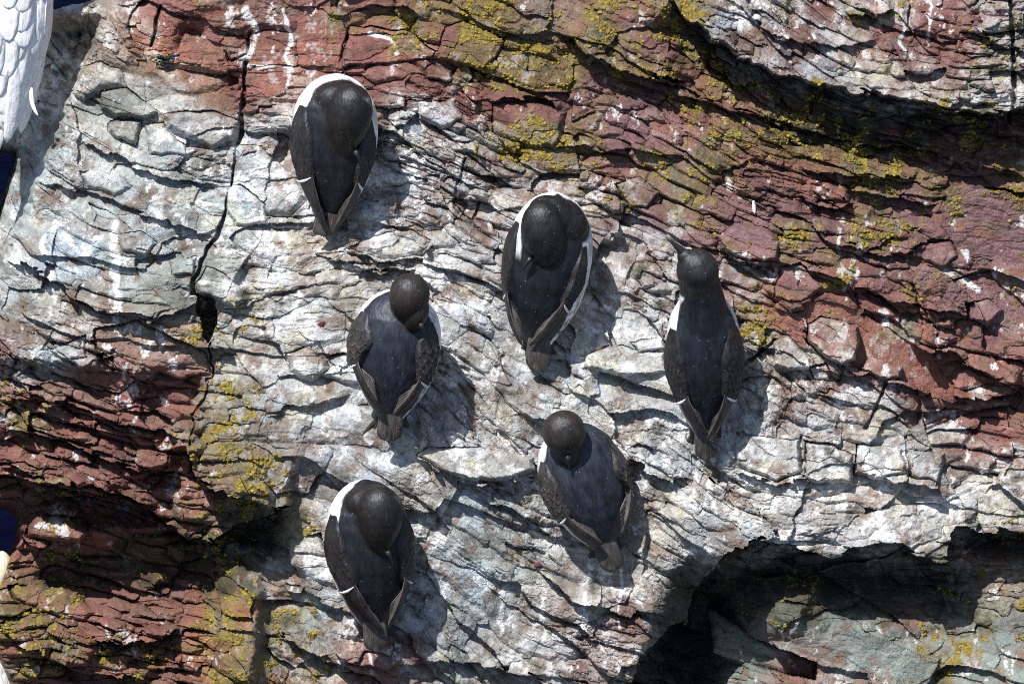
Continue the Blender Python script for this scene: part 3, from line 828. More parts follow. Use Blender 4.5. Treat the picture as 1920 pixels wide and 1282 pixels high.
def sub_mesh(name, qmask, depth, parent):
    """faces of the relief under qmask plus a rim going back into the rock"""
    iq, jq = np.nonzero(qmask)
    q = Q[(iq * (NC - 1) + jq)]
    rim = []
    pad = np.zeros((qmask.shape[0] + 2, qmask.shape[1] + 2), bool); pad[1:-1, 1:-1] = qmask
    a = iq * NC + jq
    up = ~pad[iq, jq + 1]; dn = ~pad[iq + 2, jq + 1]; lf = ~pad[iq + 1, jq]; rt = ~pad[iq + 1, jq + 2]
    rim.append(np.stack([a[up], a[up] + 1], -1)); rim.append(np.stack([a[dn] + NC + 1, a[dn] + NC], -1))
    rim.append(np.stack([a[lf] + NC, a[lf]], -1)); rim.append(np.stack([a[rt] + 1, a[rt] + NC + 1], -1))
    rim = np.concatenate(rim)
    used, inv = np.unique(np.concatenate([q.ravel(), rim.ravel()]), return_inverse=True)
    nq = q.size
    q2 = inv[:nq].reshape(-1, 4); r2 = inv[nq:].reshape(-1, 2)
    ru, rinv = np.unique(r2.ravel(), return_inverse=True)
    back = V[used][ru].copy(); back[:, 2] -= depth
    rb = rinv.reshape(-1, 2) + len(used)
    rf = np.stack([r2[:, 0], r2[:, 1], rb[:, 1], rb[:, 0]], -1)
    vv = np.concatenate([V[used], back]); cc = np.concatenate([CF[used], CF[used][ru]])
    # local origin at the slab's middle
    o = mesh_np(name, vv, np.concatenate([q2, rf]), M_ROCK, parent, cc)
    return o

chosen_set = set()
rest = alive.copy()
for cid in chosen:
    m = (qid == cid) & alive
    if m.sum() < 60: continue
    i0, i1 = np.nonzero(m.any(1))[0][[0, -1]]; j0, j1 = np.nonzero(m.any(0))[0][[0, -1]]
    rest &= ~m
    sub_mesh('rock_slab', m, 0.03, cliff)
rub = sub_mesh('small_rock_ledges', rest, 0.03, cliff)
tag(rub, kind='stuff')

# ------------------------------------------------------------------ lichen cushions and loose bits on the rock
def blob_mesh(seed, n=6, m=4):
    rr = np.random.RandomState(seed)
    vs = [(0, 0, 1.0)]
    for a in range(1, m):
        ph = math.pi * 0.62 * a / (m - 1)
        for b in range(n):
            th = 2 * math.pi * (b + 0.5 * (a & 1)) / n
            r = 1 + 0.35 * (rr.rand() - .5)
            vs.append((math.sin(ph) * math.cos(th) * r, math.sin(ph) * math.sin(th) * r, math.cos(ph) * r))
    fs = [(0, 1 + b, 1 + (b + 1) % n) for b in range(n)]
    for a in range(m - 2):
        for b in range(n):
            p = 1 + a * n + b; q = 1 + a * n + (b + 1) % n
            fs += [(p, p + n, q), (q, p + n, q + n)]
    return np.array(vs, np.float32), np.array(fs, np.int32)


pl = RNG.rand(NR, NC) * (lich ** 1.2)
cand = np.argwhere((lm > 0.55) & (X > -40) & (X < 1960) & (Y > -40) & (Y < 1320) & ~void)
pick = cand[RNG.choice(len(cand), min(9000, len(cand)), replace=False)]
bv_, bf_ = blob_mesh(3)
nb = len(pick)
rad = (RNG.rand(nb) ** 2.2 * 3.2 + 1.0) * MM
pos = np.stack([(X[pick[:, 0], pick[:, 1]] - 960 + RNG.rand(nb) - .5) * MM, (641 - Y[pick[:, 0], pick[:, 1]] + RNG.rand(nb) - .5) * MM, H[pick[:, 0], pick[:, 1]]], -1)
ang = RNG.rand(nb) * 6.28
cs, sn = np.cos(ang), np.sin(ang)
vx = bv_[None, :, 0] * cs[:, None] - bv_[None, :, 1] * sn[:, None]
vy = bv_[None, :, 0] * sn[:, None] + bv_[None, :, 1] * cs[:, None]
allv = np.stack([vx * rad[:, None], vy * rad[:, None] * 0.8, np.repeat(bv_[None, :, 2], nb, 0) * rad[:, None] * 0.6 - rad[:, None] * 0.1], -1) + pos[:, None, :]
allf = bf_[None] + (np.arange(nb) * len(bv_))[:, None, None]
lc = np.array([0.255, 0.190, 0.036])[None] * (0.6 + 0.8 * RNG.rand(nb, 1)) + np.array([0.10, 0.02, 0.0])[None] * (RNG.rand(nb, 1) ** 6)
o = mesh_np('lichen', allv.reshape(-1, 3), allf.reshape(-1, 3), M_ROCK, cols=np.repeat(lc, len(bv_), 0))
o.matrix_world = FACE
tag(o, 'yellow mustard coloured lichen cushions growing over the red rock ledges', 'lichen', kind='stuff')


# ------------------------------------------------------------------ feathered birds
def loft(stations, n=28):
    """stations: (centre, axis x half, axis y half) along z; closed ends"""
    vs = []; fs = []
    for (c, a, b) in stations:
        for k in range(n):
            th = 2 * math.pi * k / n
            vs.append((c[0] + a * math.sin(th), c[1] - b * math.cos(th), c[2]))
    m = len(stations)
    for i in range(m - 1):
        for k in range(n):
            k2 = (k + 1) % n
            fs.append((i * n + k, i * n + k2, (i + 1) * n + k2, (i + 1) * n + k))
    fs.append(tuple(range(n))[::-1]); fs.append(tuple((m - 1) * n + k for k in range(n)))
    return vs, fs


def ellipsoid(c, r, rotm, n=20, m=12, egg=0.0):
    vs = []; fs = []
    for i in range(m + 1):
        ph = math.pi * (i + 0.001) / (m + 0.002)
        for k in range(n):
            th = 2 * math.pi * k / n
            z = math.cos(ph); s = math.sin(ph) * (1 + egg * z)
            v = Vector((r[0] * s * math.cos(th), r[1] * s * math.sin(th), r[2] * z))
            v = rotm @ v
            vs.append((v.x + c[0], v.y + c[1], v.z + c[2]))
    for i in range(m):
        for k in range(n):
            k2 = (k + 1) % n
            fs.append((i * n + k, (i + 1) * n + k, (i + 1) * n + k2, i * n + k2))
    fs.append(tuple(range(n))); fs.append(tuple(m * n + k for k in range(n))[::-1])
    return vs, fs


def tube(points, radii, n=16):
    vs = []; fs = []
    pts = [Vector(p) for p in points]
    for i, p in enumerate(pts):
        d = (pts[min(i + 1, len(pts) - 1)] - pts[max(i - 1, 0)]).normalized()
        s = d.cross(Vector((0, 1, 0.01))).normalized(); u = s.cross(d)
        for k in range(n):
            th = 2 * math.pi * k / n
            q = p + (s * math.cos(th) + u * math.sin(th)) * radii[i]
            vs.append(tuple(q))
    m = len(pts)
    for i in range(m - 1):
        for k in range(n):
            k2 = (k + 1) % n
            fs.append((i * n + k, i * n + k2, (i + 1) * n + k2, (i + 1) * n + k))
    fs.append(tuple(range(n))[::-1]); fs.append(tuple((m - 1) * n + k for k in range(n)))
    return vs, fs


def fuse(pieces, voxel, smooth=5):
    """one continuous skin over all the pieces; returns vertex array and quads"""
    vs = []; fs = []
    for v, f in pieces:
        o = len(vs); vs += list(v); fs += [tuple(i + o for i in q) for q in f]
    me = bpy.data.meshes.new('skin'); me.from_pydata(vs, [], fs); me.update()
    ob = bpy.data.objects.new('skin', me); C.objects.link(ob)
    md = ob.modifiers.new('r', 'REMESH'); md.mode = 'VOXEL'; md.voxel_size = voxel
    sm = ob.modifiers.new('s', 'SMOOTH'); sm.factor = 0.5; sm.iterations = smooth
    dg = bpy.context.evaluated_depsgraph_get()
    ev = ob.evaluated_get(dg)
    m2 = bpy.data.meshes.new_from_object(ev)
    bpy.data.objects.remove(ob); bpy.data.meshes.remove(me)
    return m2


def vcol(me, cols):
    ca = me.color_attributes.new('Col', 'FLOAT_COLOR', 'POINT')
    c4 = np.ones((len(me.vertices), 4), dtype=np.float32); c4[:, :3] = cols
    ca.data.foreach_set('color', c4.ravel())


def vco(me):
    a = np.empty(len(me.vertices) * 3, np.float32); me.vertices.foreach_get('co', a); return a.reshape(-1, 3)


PT = np.array([0, .05, .10, .18, .3, .45, .6, .72, .82, .90, .95, .985, 1.0])
PA = np.array([.20, .32, .44, .62, .83, .96, 1.0, .97, .87, .68, .49, .28, .06])
PB = np.array([.18, .30, .42, .58, .76, .90, .95, .93, .83, .66, .48, .27, .06])


def blade(name, p0, p1, p2, width, nrm, cols, parent, mat, tip=0.35, n=12, lift=0.0, thick=0.0009, base_w=0.55, side=1, camber=0.16):
    """one feather: a thin cambered vane along a curve, pale shaft, its edges lighter"""
    p0, p1, p2 = Vector(p0), Vector(p1), Vector(p2)
    vs = []; cc = []
    base, edge, shaft = cols
    rows = []
    for i in range(n + 1):
        t = i / n
        p = p0 * (1 - t) ** 2 + p1 * (2 * t * (1 - t)) + p2 * t * t
        d = (p1 - p0) * (1 - t) + (p2 - p1) * t
        d.normalize()
        nn = (nrm(p) if callable(nrm) else Vector(nrm))
        s = d.cross(nn).normalized(); nn = s.cross(d).normalized()
        wd = width * 0.5 * (base_w + (1 - base_w) * min(1, t * 3)) * (1.0 if t < 1 - tip else math.sqrt(max(0.0, 1 - ((t - 1 + tip) / tip) ** 2)) * 0.97 + 0.03)
        for layer in (0, 1):
            for k, q in enumerate((-1, -0.55, -0.1, 0.1, 0.6, 1)):
                h = nn * ((camber * wd * (1 - q * q)) + (0 if layer == 0 else -thick) + (0.0004 if abs(q) < .2 else 0) + lift)
                v = p + s * (q * wd * side) + h
                vs.append(tuple(v))
                e = q * 1.0 > 0.9 or t > 0.93
                c = edge if e else (shaft if abs(q) < 0.2 else base)
                j = 0.85 + 0.3 * random.random()
                cc.append([x * j for x in c])
    fs = []
    for i in range(n):
        a = i * 12; b = a + 12
        for k in range(5):
            fs.append((a + k, a + k + 1, b + k + 1, b + k))
            fs.append((a + 6 + k, b + 6 + k, b + 7 + k, a + 7 + k))
        fs.append((a, b, b + 6, a + 6)); fs.append((a + 5, a + 11, b + 11, b + 5))
    e = n * 12
    for k in range(5): fs.append((e + k, e + k + 1, e + 7 + k, e + 6 + k))
    return mesh_np(name, np.array(vs), np.array(fs), mat, parent, np.array(cc), smooth=True)


def make_bird(spec):
    kind = spec.get('kind', 'guillemot')
    phi = R(spec.get('tilt', 25))
    fx, fy = spec['foot']; tx, ty = spec['top']
    dx, dy = (tx - fx), -(ty - fy)
    Lp = math.hypot(dx, dy)
    dirv = Vector((dx / Lp, dy / Lp, 0)); rgt = Vector((dirv.y, -dirv.x, 0))
    Z = dirv * math.cos(phi) + Vector((0, 0, 1)) * math.sin(phi)
    Yv = Z.cross(rgt)
    L = Lp * MM / math.cos(phi)
    W = spec['hw'] * MM
    lvl = spec['h']
    M = Matrix(((rgt.x, Yv.x, Z.x, (fx - 960) * MM), (rgt.y, Yv.y, Z.y, (641 - fy) * MM), (rgt.z, Yv.z, Z.z, lvl), (0, 0, 0, 1)))
    root = bpy.data.objects.new(spec['name'], None)
    C.objects.link(root)
    root.empty_display_size = 0.05
    root.matrix_world = FACE @ M
    tag(root, spec['label'], spec['cat'], spec.get('group'))

    def loc(px, py, y=0.0):
        q = Vector(((px - fx) * MM, -(py - fy) * MM, 0))
        return Vector((q.dot(rgt), y, (q.dot(dirv) - y * math.sin(phi)) / math.cos(phi)))

    BD = 0.86
    lean = spec.get('bulge', 0.0)

    def prof(t):
        return float(np.interp(t, PT, PA)) * W, float(np.interp(t, PT, PB)) * W * BD

    def surf(t, th, off=0.0):
        a, b = prof(t)
        x = (a + off) * math.sin(th) + lean * math.sin(math.pi * t); y = -(b + off) * math.cos(th)
        return Vector((x, y, t * L))

    def nrm_at(p):
        t = p.z / L
        a, b = prof(min(max(t, 0.02), .95))
        return Vector(((p.x - lean * math.sin(math.pi * min(max(t, 0), 1))) / max(a, .01) ** 2, p.y / max(b, .01) ** 2, 0.0)).normalized()

    tt = np.linspace(0, 1, 34)
    st = [((lean * math.sin(math.pi * t), 0, t * L),) + prof(t) for t in tt]
    pieces = [loft(st)]
    heads = []
    for (px, py, yy, rx, ry, rz, ang, egg) in spec['heads']:
        c = loc(px, py, yy)
        rm = Matrix.Rotation(R(ang), 3, 'Y') @ Matrix.Rotation(R(spec.get('headpitch', 0)), 3, 'X')
        pieces.append(ellipsoid(c, (rx * MM, ry * MM, rz * MM), rm, egg=egg))
        heads.append((c, (rx * MM, ry * MM, rz * MM), rm))
    for (pts, rads) in spec.get('tubes', []):
        pp = [loc(*p) for p in pts]
        pieces.append(tube(pp, [r * MM for r in rads]))
    me = fuse(pieces, spec.get('voxel', 0.0028), spec.get('smooth', 7))
    co = vco(me)
    n = len(co)
    x, y, z = co[:, 0], co[:, 1], co[:, 2]
    t = z / L
    nz_ = np.array([mnoise.noise(Vector((a * 60, b * 60, c * 22))) for a, b, c in co], np.float32)
    nf_ = np.array([mnoise.noise(Vector((a * 150, b * 150, c * 34 + 5))) for a, b, c in co], np.float32)
    if kind == 'guillemot':
        cold = np.array(spec.get('mantle', (0.034, 0.034, 0.038))) * np.array([.30, .34, .43])
        hcol = np.array(spec.get('headcol', (0.034, 0.026, 0.021))) * 0.34
        lcx = lean * np.sin(np.pi * np.clip(t, 0, 1))
        an = np.degrees(np.arctan2(np.abs(x - lcx), -y))
        right = x > lcx
        thr = np.where(right, spec.get('thr', (88, 88))[1], spec.get('thr', (88, 88))[0]) + 5 * nz_
        white = smst(an - thr, -2, 2)
        ex, ey, rx, rz = spec['mantle_ellipse']
        ec = loc(ex, ey, -0.03)
        qx = (x - ec.x) / (rx * MM); qz = (z - ec.z) / (rz * MM / math.cos(phi))
        q = np.sqrt(qx * qx + qz * qz) + 0.02 * nz_
        q = np.where(z > ec.z, q, np.sqrt(qx * qx + (qz / 2.2) ** 2) + 0.02 * nz_)
        up = smst(q, 1.0, 1.035) * smst(t, .58, .66)
        white = np.maximum(white, up)
        whitec = np.array([0.72, 0.73, 0.74]) * (1 + 0.06 * nf_)[:, None]
        streak = smst(nf_ + 0.35 * nz_, 0.18, 0.34) * smst(-t, -0.55, -0.35) * 0.85
        whitec = whitec * (1 - streak)[:, None] + np.array([0.06, 0.05, 0.05]) * streak[:, None]
        dark = cold * (1 + 0.35 * nz_ + 0.25 * nf_)[:, None]
        cols = dark * (1 - white)[:, None] + whitec * white[:, None]
        hm = np.zeros(n)
        for c, r, rm in heads:
            d = (co - np.array(c)) @ np.array(rm)
            qq = np.sqrt(((d / np.array(r)) ** 2).sum(1))
            hm = np.maximum(hm, 1 - smst(qq, 1.04, 1.16))
        if 'neck_z' in spec:
            nzl = loc(*spec['neck_z'], -0.02).z
            hm = np.maximum(hm, smst(z, nzl - 0.004, nzl + 0.004))
        cols = cols * (1 - hm)[:, None] + (hcol * (1 + 0.2 * nz_ + 0.12 * nf_)[:, None]) * hm[:, None]
    else:
        cols = np.array([0.86, 0.862, 0.865]) * (1 + 0.04 * nz_ + 0.03 * nf_)[:, None]
        c, r, rm = heads[0]
        d = np.linalg.norm(co - np.array(c), axis=1)
        m = (1 - smst(d, 0.05, 0.12))[:, None]
        cols = cols * (1 - m) + np.array([0.72, 0.66, 0.52]) * m
    vcol(me, cols)
    me.polygons.foreach_set('use_smooth', np.full(len(me.polygons), True))
    me.name = 'body'
    me.materials.clear(); me.materials.append(M_DARK if kind == 'guillemot' else M_WHITE)
    body = bpy.data.objects.new('body', me); C.objects.link(body); body.parent = root

    # bill
    bl = spec['bill']            # base px, py, y ; tip px, py, y ; thickness px
    b0 = loc(*bl[0]); b1 = loc(*bl[1]); mid = b0.lerp(b1, 0.5) + Vector((0, 0, 0.001))
    v, f = tube([b0, b0.lerp(b1, .3), mid, b0.lerp(b1, .82), b1], [bl[2] * MM, bl[2] * MM * .85, bl[2] * MM * .68, bl[2] * MM * .38, bl[2] * MM * .07], 10)
    mb = bpy.data.meshes.new('bill'); mb.from_pydata(v, [], f); mb.update(); mb.polygons.foreach_set('use_smooth', np.full(len(mb.polygons), True))
    mb.materials.append(M_BILL); ob = bpy.data.objects.new('bill', mb); C.objects.link(ob); ob.parent = root

    wb = spec.get('wingcol', (0.036, 0.032, 0.031)); we = spec.get('wingedge', (0.085, 0.066, 0.056))
    if kind == 'guillemot': wb = tuple(c_ * .42 for c_ in wb); we = tuple(c_ * .80 for c_ in we)
    mat = M_DARK if kind == 'guillemot' else M_WHITE
    # wings: a shell of overlapping scale feathers, then flight feathers
    for side in (-1, 1):
        wp = spec['wings'][0 if side < 0 else 1]
        t1, t0 = wp.get('t', (0.84, 0.33))
        thi = wp.get('inner', (48, 24, 30)); tho = wp.get('outer', (80, 97, 66))
        nu, nv = 84, 44
        vs = []; cc = []
        nr, ncx = wp.get('rows', (10, 6))
        raise_ = wp.get('raise', 0.010)
        for i in range(nu + 1):
            u = i / nu
            for j in range(nv + 1):
                vv = j / nv
                ui = 2 * u
                if ui < 1: ti = thi[0] + (thi[1] - thi[0]) * smstf(ui); to = tho[0] + (tho[1] - tho[0]) * smstf(ui)
                else: ti = thi[1] + (thi[2] - thi[1]) * smstf(ui - 1); to = tho[1] + (tho[2] - tho[1]) * smstf(ui - 1)
                th = R(ti + (to - ti) * vv) * side
                endbow = 0.05 * (1 - (2 * vv - 1) ** 2) * u - 0.03 * (1 - vv) * u
                t_ = t1 + (t0 - t1) * u - endbow
                ed = min(1, u / 0.30) ** 0.7 * min(1, (1 - u) / 0.035) ** .5 * min(1, vv / 0.10) ** .5 * min(1, (1 - vv) / 0.2) ** .6
                U = u * nr * (1 + .15 * u); best = None
                for rr in (math.floor(U) - 1, math.floor(U)):
                    q = vv * ncx + 0.5 * (rr & 1) + 0.13 * math.sin(rr * 3.1)
                    fv = q - math.floor(q); tipu = rr + 1.0 + 0.55 * (1 - (2 * fv - 1) ** 2) + 0.12 * math.sin(rr * 7.3 + math.floor(q) * 5.1)
                    if U < tipu: best = (tipu - U, fv, rr * 17 + math.floor(q)); break
                if best is None: best = (0.9, .5, 0)
                dt = best[0]
                amp = (wp.get('relief', 0.0016) if kind == 'guillemot' else 0.0012) * smstf(min(1, max(0, (u - 0.18) / 0.35)))
                hgt = amp * (1.4 - dt)
                off = -0.003 + (raise_ + 0.003) * ed * (0.55 + 0.45 * u) + hgt * ed
                vs.append(tuple(surf(t_, th, off)))
                hgt = hgt
                hh = (math.sin(best[2] * 12.9898) * 43758.5453) % 1
                e = math.exp(-(dt / 0.20) ** 2) * smstf(min(1, max(0, (u - 0.15) / 0.5))) * wp.get('scaly', 0.7) * (0.5 + hh)
                shaft = 0.15 if abs(best[1] - .5) < .06 else 0
                e = min(1, e)
                k = (0.8 + 0.45 * hh) + shaft
                cc.append([wb[c_] * k * (1 - e) + we[c_] * e for c_ in range(3)])
        f = quads_of(nu + 1, nv + 1)
        if side > 0: f = f[:, ::-1]
        wing = mesh_np('wing', np.array(vs), f, mat, root, np.array(cc), smooth=True)
        if kind == 'guillemot':
            # white trailing bar of the secondaries
            tb = t0 - 0.015
            i0 = surf(tb + 0.045, R(thi[2] + 3) * side, raise_ + .0035); i2 = surf(tb - 0.01 + wp.get('bar', 0), R(tho[2] - 4) * side, raise_ * .8 + .002)
            im = surf(tb - 0.01, R((thi[2] + tho[2]) / 2) * side, raise_ + .005)
            blade('white_wing_bar', i0, im, i2, 0.0052, nrm_at, ((.72, .73, .75), (.6, .6, .62), (.72, .73, .75)), wing, M_WHITE, tip=.4, base_w=.3)
        # flight feathers
        tipx, tipz = wp['tip']
        tp = loc(tipx, tipz, -0.045)
        for k in range(wp.get('n', 7)):
            q = k / max(1, wp.get('n', 7) - 1)
            p0 = surf(t0 + 0.05, R(thi[2] + 4 + (tho[2] - thi[2] - 8) * q) * side, raise_ * .35)
            e = tp + Vector((side * (0.003 + 0.010 * q), 0.004 + 0.010 * q, 0.042 * q ** 1.2))
            am, bm = prof(max(0.02, min(1, e.z / L)))
            e.y = min(-bm - 0.004, e.y * .6) + 0.008 * q
            m_ = p0.lerp(e, 0.5)
            tm = max(0.02, m_.z / L); a_, b_ = prof(tm)
            xx = m_.x - lean * math.sin(math.pi * tm); nn = math.hypot(xx / a_, m_.y / b_)
            want = 1 + (0.010 - 0.005 * q) / b_
            if nn > 1e-3:
                m_.x = lean * math.sin(math.pi * tm) + xx / nn * want + side * 0.006; m_.y = m_.y / nn * want
            pb = (0.022, 0.018, 0.017) if kind == 'guillemot' else (.84, .845, .85)
            pe = (0.10, 0.083, 0.072) if kind == 'guillemot' else (.79, .80, .81)
            blade('flight_feather', p0, m_, e, 0.0150 if kind == 'guillemot' else .03, nrm_at, (pb, pe, tuple(c_ * 1.8 if kind == 'guillemot' else c_ for c_ in pb)), wing, mat, tip=.5, n=14,
                  lift=0.0012 * (wp.get('n', 7) - k), side=side)
    # tail
    nt_ = 9 if kind == 'guillemot' else 7
    tf = spec.get('tail', (0.052, 0.0))
    for k in range(nt_):
        q = k / (nt_ - 1) * 2 - 1
        yb = -0.95 * prof(0.07)[1]
        ln = tf[0] * (1 - 0.18 * abs(q)) * (0.92 + 0.16 * random.random())
        p0 = Vector((q * 0.012, yb, 0.05)); p1 = Vector((q * 0.020 + tf[1] * .4, yb - 0.002, 0.0)); p2 = Vector((q * 0.016 * (W / .08) + tf[1], yb + 0.002, -ln))
        blade('tail_feather', p0, p1, p2, 0.013 * W / .08, Vector((q * .3, -1, -0.1)), ((0.045, 0.040, 0.038), (0.135, 0.11, 0.095), (0.07, 0.058, 0.05)) if kind == 'guillemot' else ((.75, .75, .75), (.7, .7, .7), (.7, .7, .7)),
              root, mat, tip=.25, n=8, lift=0.0008 * (4 - abs(k - nt_ // 2)))
    # webbed feet under the belly, toes spread on the rock
    for side in (-1, 1):
        v = []; f = []
        ax0 = side * 0.026
        fz = 0.0 if kind == 'guillemot' else 0.07
        tv, tff = tube([(ax0, 0.012, 0.03), (ax0, 0.030, -0.006)], [0.006, 0.005], 8)
        v += tv; f += tff
        for j in (-1, 0, 1):
            o_ = len(v)
            tv, tff = tube([(ax0, 0.030, -0.004), (ax0 + j * 0.012 + side * .004, 0.033, -0.026), (ax0 + j * 0.020 + side * .008, 0.036, -0.044)], [0.0045, 0.0035, 0.0015], 6)
            v += tv; f += [tuple(i + o_ for i in q) for q in tff]
        o_ = len(v)
        for dz in (0, 0.002):
            v += [(ax0, 0.030 + dz, -0.004), (ax0 - 0.020 + side * .008, 0.036 + dz, -0.040), (ax0 + side * .008, 0.036 + dz, -0.041), (ax0 + 0.020 + side * .008, 0.036 + dz, -0.040)]
        f += [(o_, o_ + 1, o_ + 2), (o_, o_ + 2, o_ + 3), (o_ + 4, o_ + 6, o_ + 5), (o_ + 4, o_ + 7, o_ + 6), (o_ + 1, o_ + 5, o_ + 6, o_ + 2), (o_ + 2, o_ + 6, o_ + 7, o_ + 3)]
        v = [(a_, b_, c_ + fz) for a_, b_, c_ in v]
        mf = bpy.data.meshes.new('foot'); mf.from_pydata(v, [], f); mf.update(); mf.materials.append(M_FOOT)
        of = bpy.data.objects.new('foot', mf); C.objects.link(of); of.parent = root
    return root, surf, nrm_at, prof, L, W, loc


def smstf(x):
    x = max(0.0, min(1.0, x)); return x * x * (3 - 2 * x)


GRP = 'guillemots resting on the whitened slope'
BIRDS = [
 dict(name='guillemot', cat='guillemot', group=GRP, label='highest guillemot of the six, head tucked right, white crescent along its top edge',
      foot=(620, 418), top=(634, 141), hw=82, h=BIRD_FEET['b1'] + 0.034, tilt=17,
      heads=[(655, 228, -0.056, 42, 36, 70, 8, 0.22), (640, 190, -0.030, 50, 34, 34, 0, 0)], bill=((668, 285, -0.075), (682, 318, -0.070), 5),
      mantle_ellipse=(638, 245, 71, 88), thr=(74, 66), mantle=(0.030, 0.028, 0.030),
      wings=(dict(tip=(618, 436), inner=(48, 26, 24), outer=(72, 78, 62), scaly=0.6), dict(tip=(622, 436), inner=(40, 34, 34), outer=(66, 72, 56), t=(0.76, .30), scaly=.5)), tail=(0.022, -0.012)),
 dict(name='guillemot', cat='guillemot', group=GRP, label='guillemot with head tucked to the left and broad white band down its right shoulder',
      foot=(1008, 655), top=(1042, 362), hw=80, h=BIRD_FEET['b2'] + 0.034, tilt=17, bulge=0.002,
      heads=[(1019, 440, -0.056, 42, 37, 64, -12, 0.12), (1034, 408, -0.036, 48, 32, 38, 28, 0), (1052, 425, -0.024, 50, 36, 48, 0, 0)], bill=((995, 485, -0.075), (978, 508, -0.070), 5),
      mantle_ellipse=(1042, 465, 62, 92), thr=(88, 56), mantle=(0.028, 0.028, 0.032), headcol=(0.030, 0.025, 0.022),
      wings=(dict(tip=(985, 650), inner=(60, 52, 58), outer=(84, 104, 88), scaly=.35), dict(tip=(992, 650), inner=(50, 34, 24), outer=(62, 62, 44), t=(.74, .33), scaly=.35)), tail=(0.040, 0.004)),
 dict(name='guillemot', cat='guillemot', group=GRP, label='only guillemot holding its head up, dark bill pointing to the upper left',
      foot=(1322, 822), top=(1314, 540), hw=70, h=BIRD_FEET['b3'] + 0.034, tilt=22, smooth=6,
      heads=[(1305, 509, -0.038, 40, 37, 43, -14, 0.0), (1285, 486, -0.040, 17, 16, 21, -38, 0)],
      tubes=[([(1320, 665, 0.020), (1319, 620, 0.000), (1316, 580, -0.014), (1311, 545, -0.026), (1305, 512, -0.036)], [60, 56, 46, 40, 37])], neck_z=(1312, 548),
      bill=((1285, 483, -0.040), (1250, 449, -0.046), 9), mantle_ellipse=(1327, 660, 62, 150), thr=(64, 74), mantle=(0.036, 0.037, 0.041), headcol=(0.048, 0.043, 0.041),
      wings=(dict(tip=(1325, 812), inner=(46, 30, 26), outer=(78, 88, 62), scaly=.25, t=(.80, .31)), dict(tip=(1322, 826), inner=(46, 26, 30), outer=(80, 96, 70), scaly=.25, t=(.80, .31))), tail=(0.040, 0.0)),
 dict(name='guillemot', cat='guillemot', group=GRP, label='guillemot with brown scaly wing feathers, rounded head tucked down between its shoulders, centre left',
      foot=(733, 790), top=(752, 542), hw=84, h=BIRD_FEET['b4'] + 0.034, tilt=17,
      heads=[(769, 558, -0.056, 38, 36, 46, 4, 0.1), (781, 588, -0.056, 24, 27, 36, 12, 0.1)], bill=((790, 606, -0.075), (798, 632, -0.072), 5),
      mantle_ellipse=(742, 640, 71, 98), thr=(76, 62), mantle=(0.058, 0.057, 0.062), headcol=(0.062, 0.045, 0.033), wingcol=(0.062, 0.052, 0.050), wingedge=(0.15, 0.12, 0.10),
      wings=(dict(tip=(716, 752), inner=(52, 30, 46), outer=(80, 96, 84), scaly=1.0, rows=(7, 4), relief=.0024, t=(.86, .44)), dict(tip=(735, 776), inner=(40, 26, 32), outer=(66, 72, 60), scaly=1.0, rows=(7, 4), relief=.0024, t=(.84, .36))), tail=(0.036, 0.0)),
 dict(name='guillemot', cat='guillemot', group=GRP, label='guillemot leaning left with smooth rounded head tucked in and fanned grey tail, lower centre',
      foot=(1136, 1030), top=(1062, 792), hw=80, h=BIRD_FEET['b5'] + 0.034, tilt=17, bulge=-0.002,
      heads=[(1058, 812, -0.058, 41, 38, 45, -4, 0.12), (1064, 838, -0.056, 24, 27, 38, 6, 0.1)], bill=((1064, 852, -0.078), (1068, 880, -0.074), 5),
      mantle_ellipse=(1098, 880, 76, 106), thr=(66, 90), mantle=(0.072, 0.072, 0.078), headcol=(0.070, 0.052, 0.040), wingcol=(0.080, 0.066, 0.062), wingedge=(0.19, 0.155, 0.13),
      wings=(dict(tip=(1132, 1016), inner=(54, 34, 34), outer=(76, 84, 66), scaly=1.0, rows=(7, 4), relief=.0024, t=(.84, .36)), dict(tip=(1160, 998), inner=(62, 48, 66), outer=(88, 100, 92), scaly=1.0, rows=(7, 4), relief=.0024, t=(.80, .36))), tail=(0.042, 0.004)),
 dict(name='guillemot', cat='guillemot', group=GRP, label='lowest guillemot of the six, head tucked to the right, white crescent round its left shoulder',
      foot=(704, 1182), top=(684, 896), hw=80, h=BIRD_FEET['b6'] + 0.034, tilt=17,
      heads=[(714, 972, -0.056, 42, 37, 66, 4, 0.2), (698, 940, -0.032, 50, 34, 34, 0, 0)], bill=((728, 1030, -0.074), (738, 1056, -0.070), 5),
      mantle_ellipse=(702, 990, 66, 88), thr=(68, 96), mantle=(0.030, 0.028, 0.030), wingcol=(0.036, 0.030, 0.028),
      wings=(dict(tip=(722, 1186), inner=(50, 30, 20), outer=(78, 84, 56), scaly=.3, t=(.84, .34)), dict(tip=(722, 1176), inner=(50, 40, 48), outer=(84, 100, 92), scaly=.3, t=(.80, .34))), tail=(0.036, 0.0)),
]
for sp in BIRDS:
    make_bird(sp)

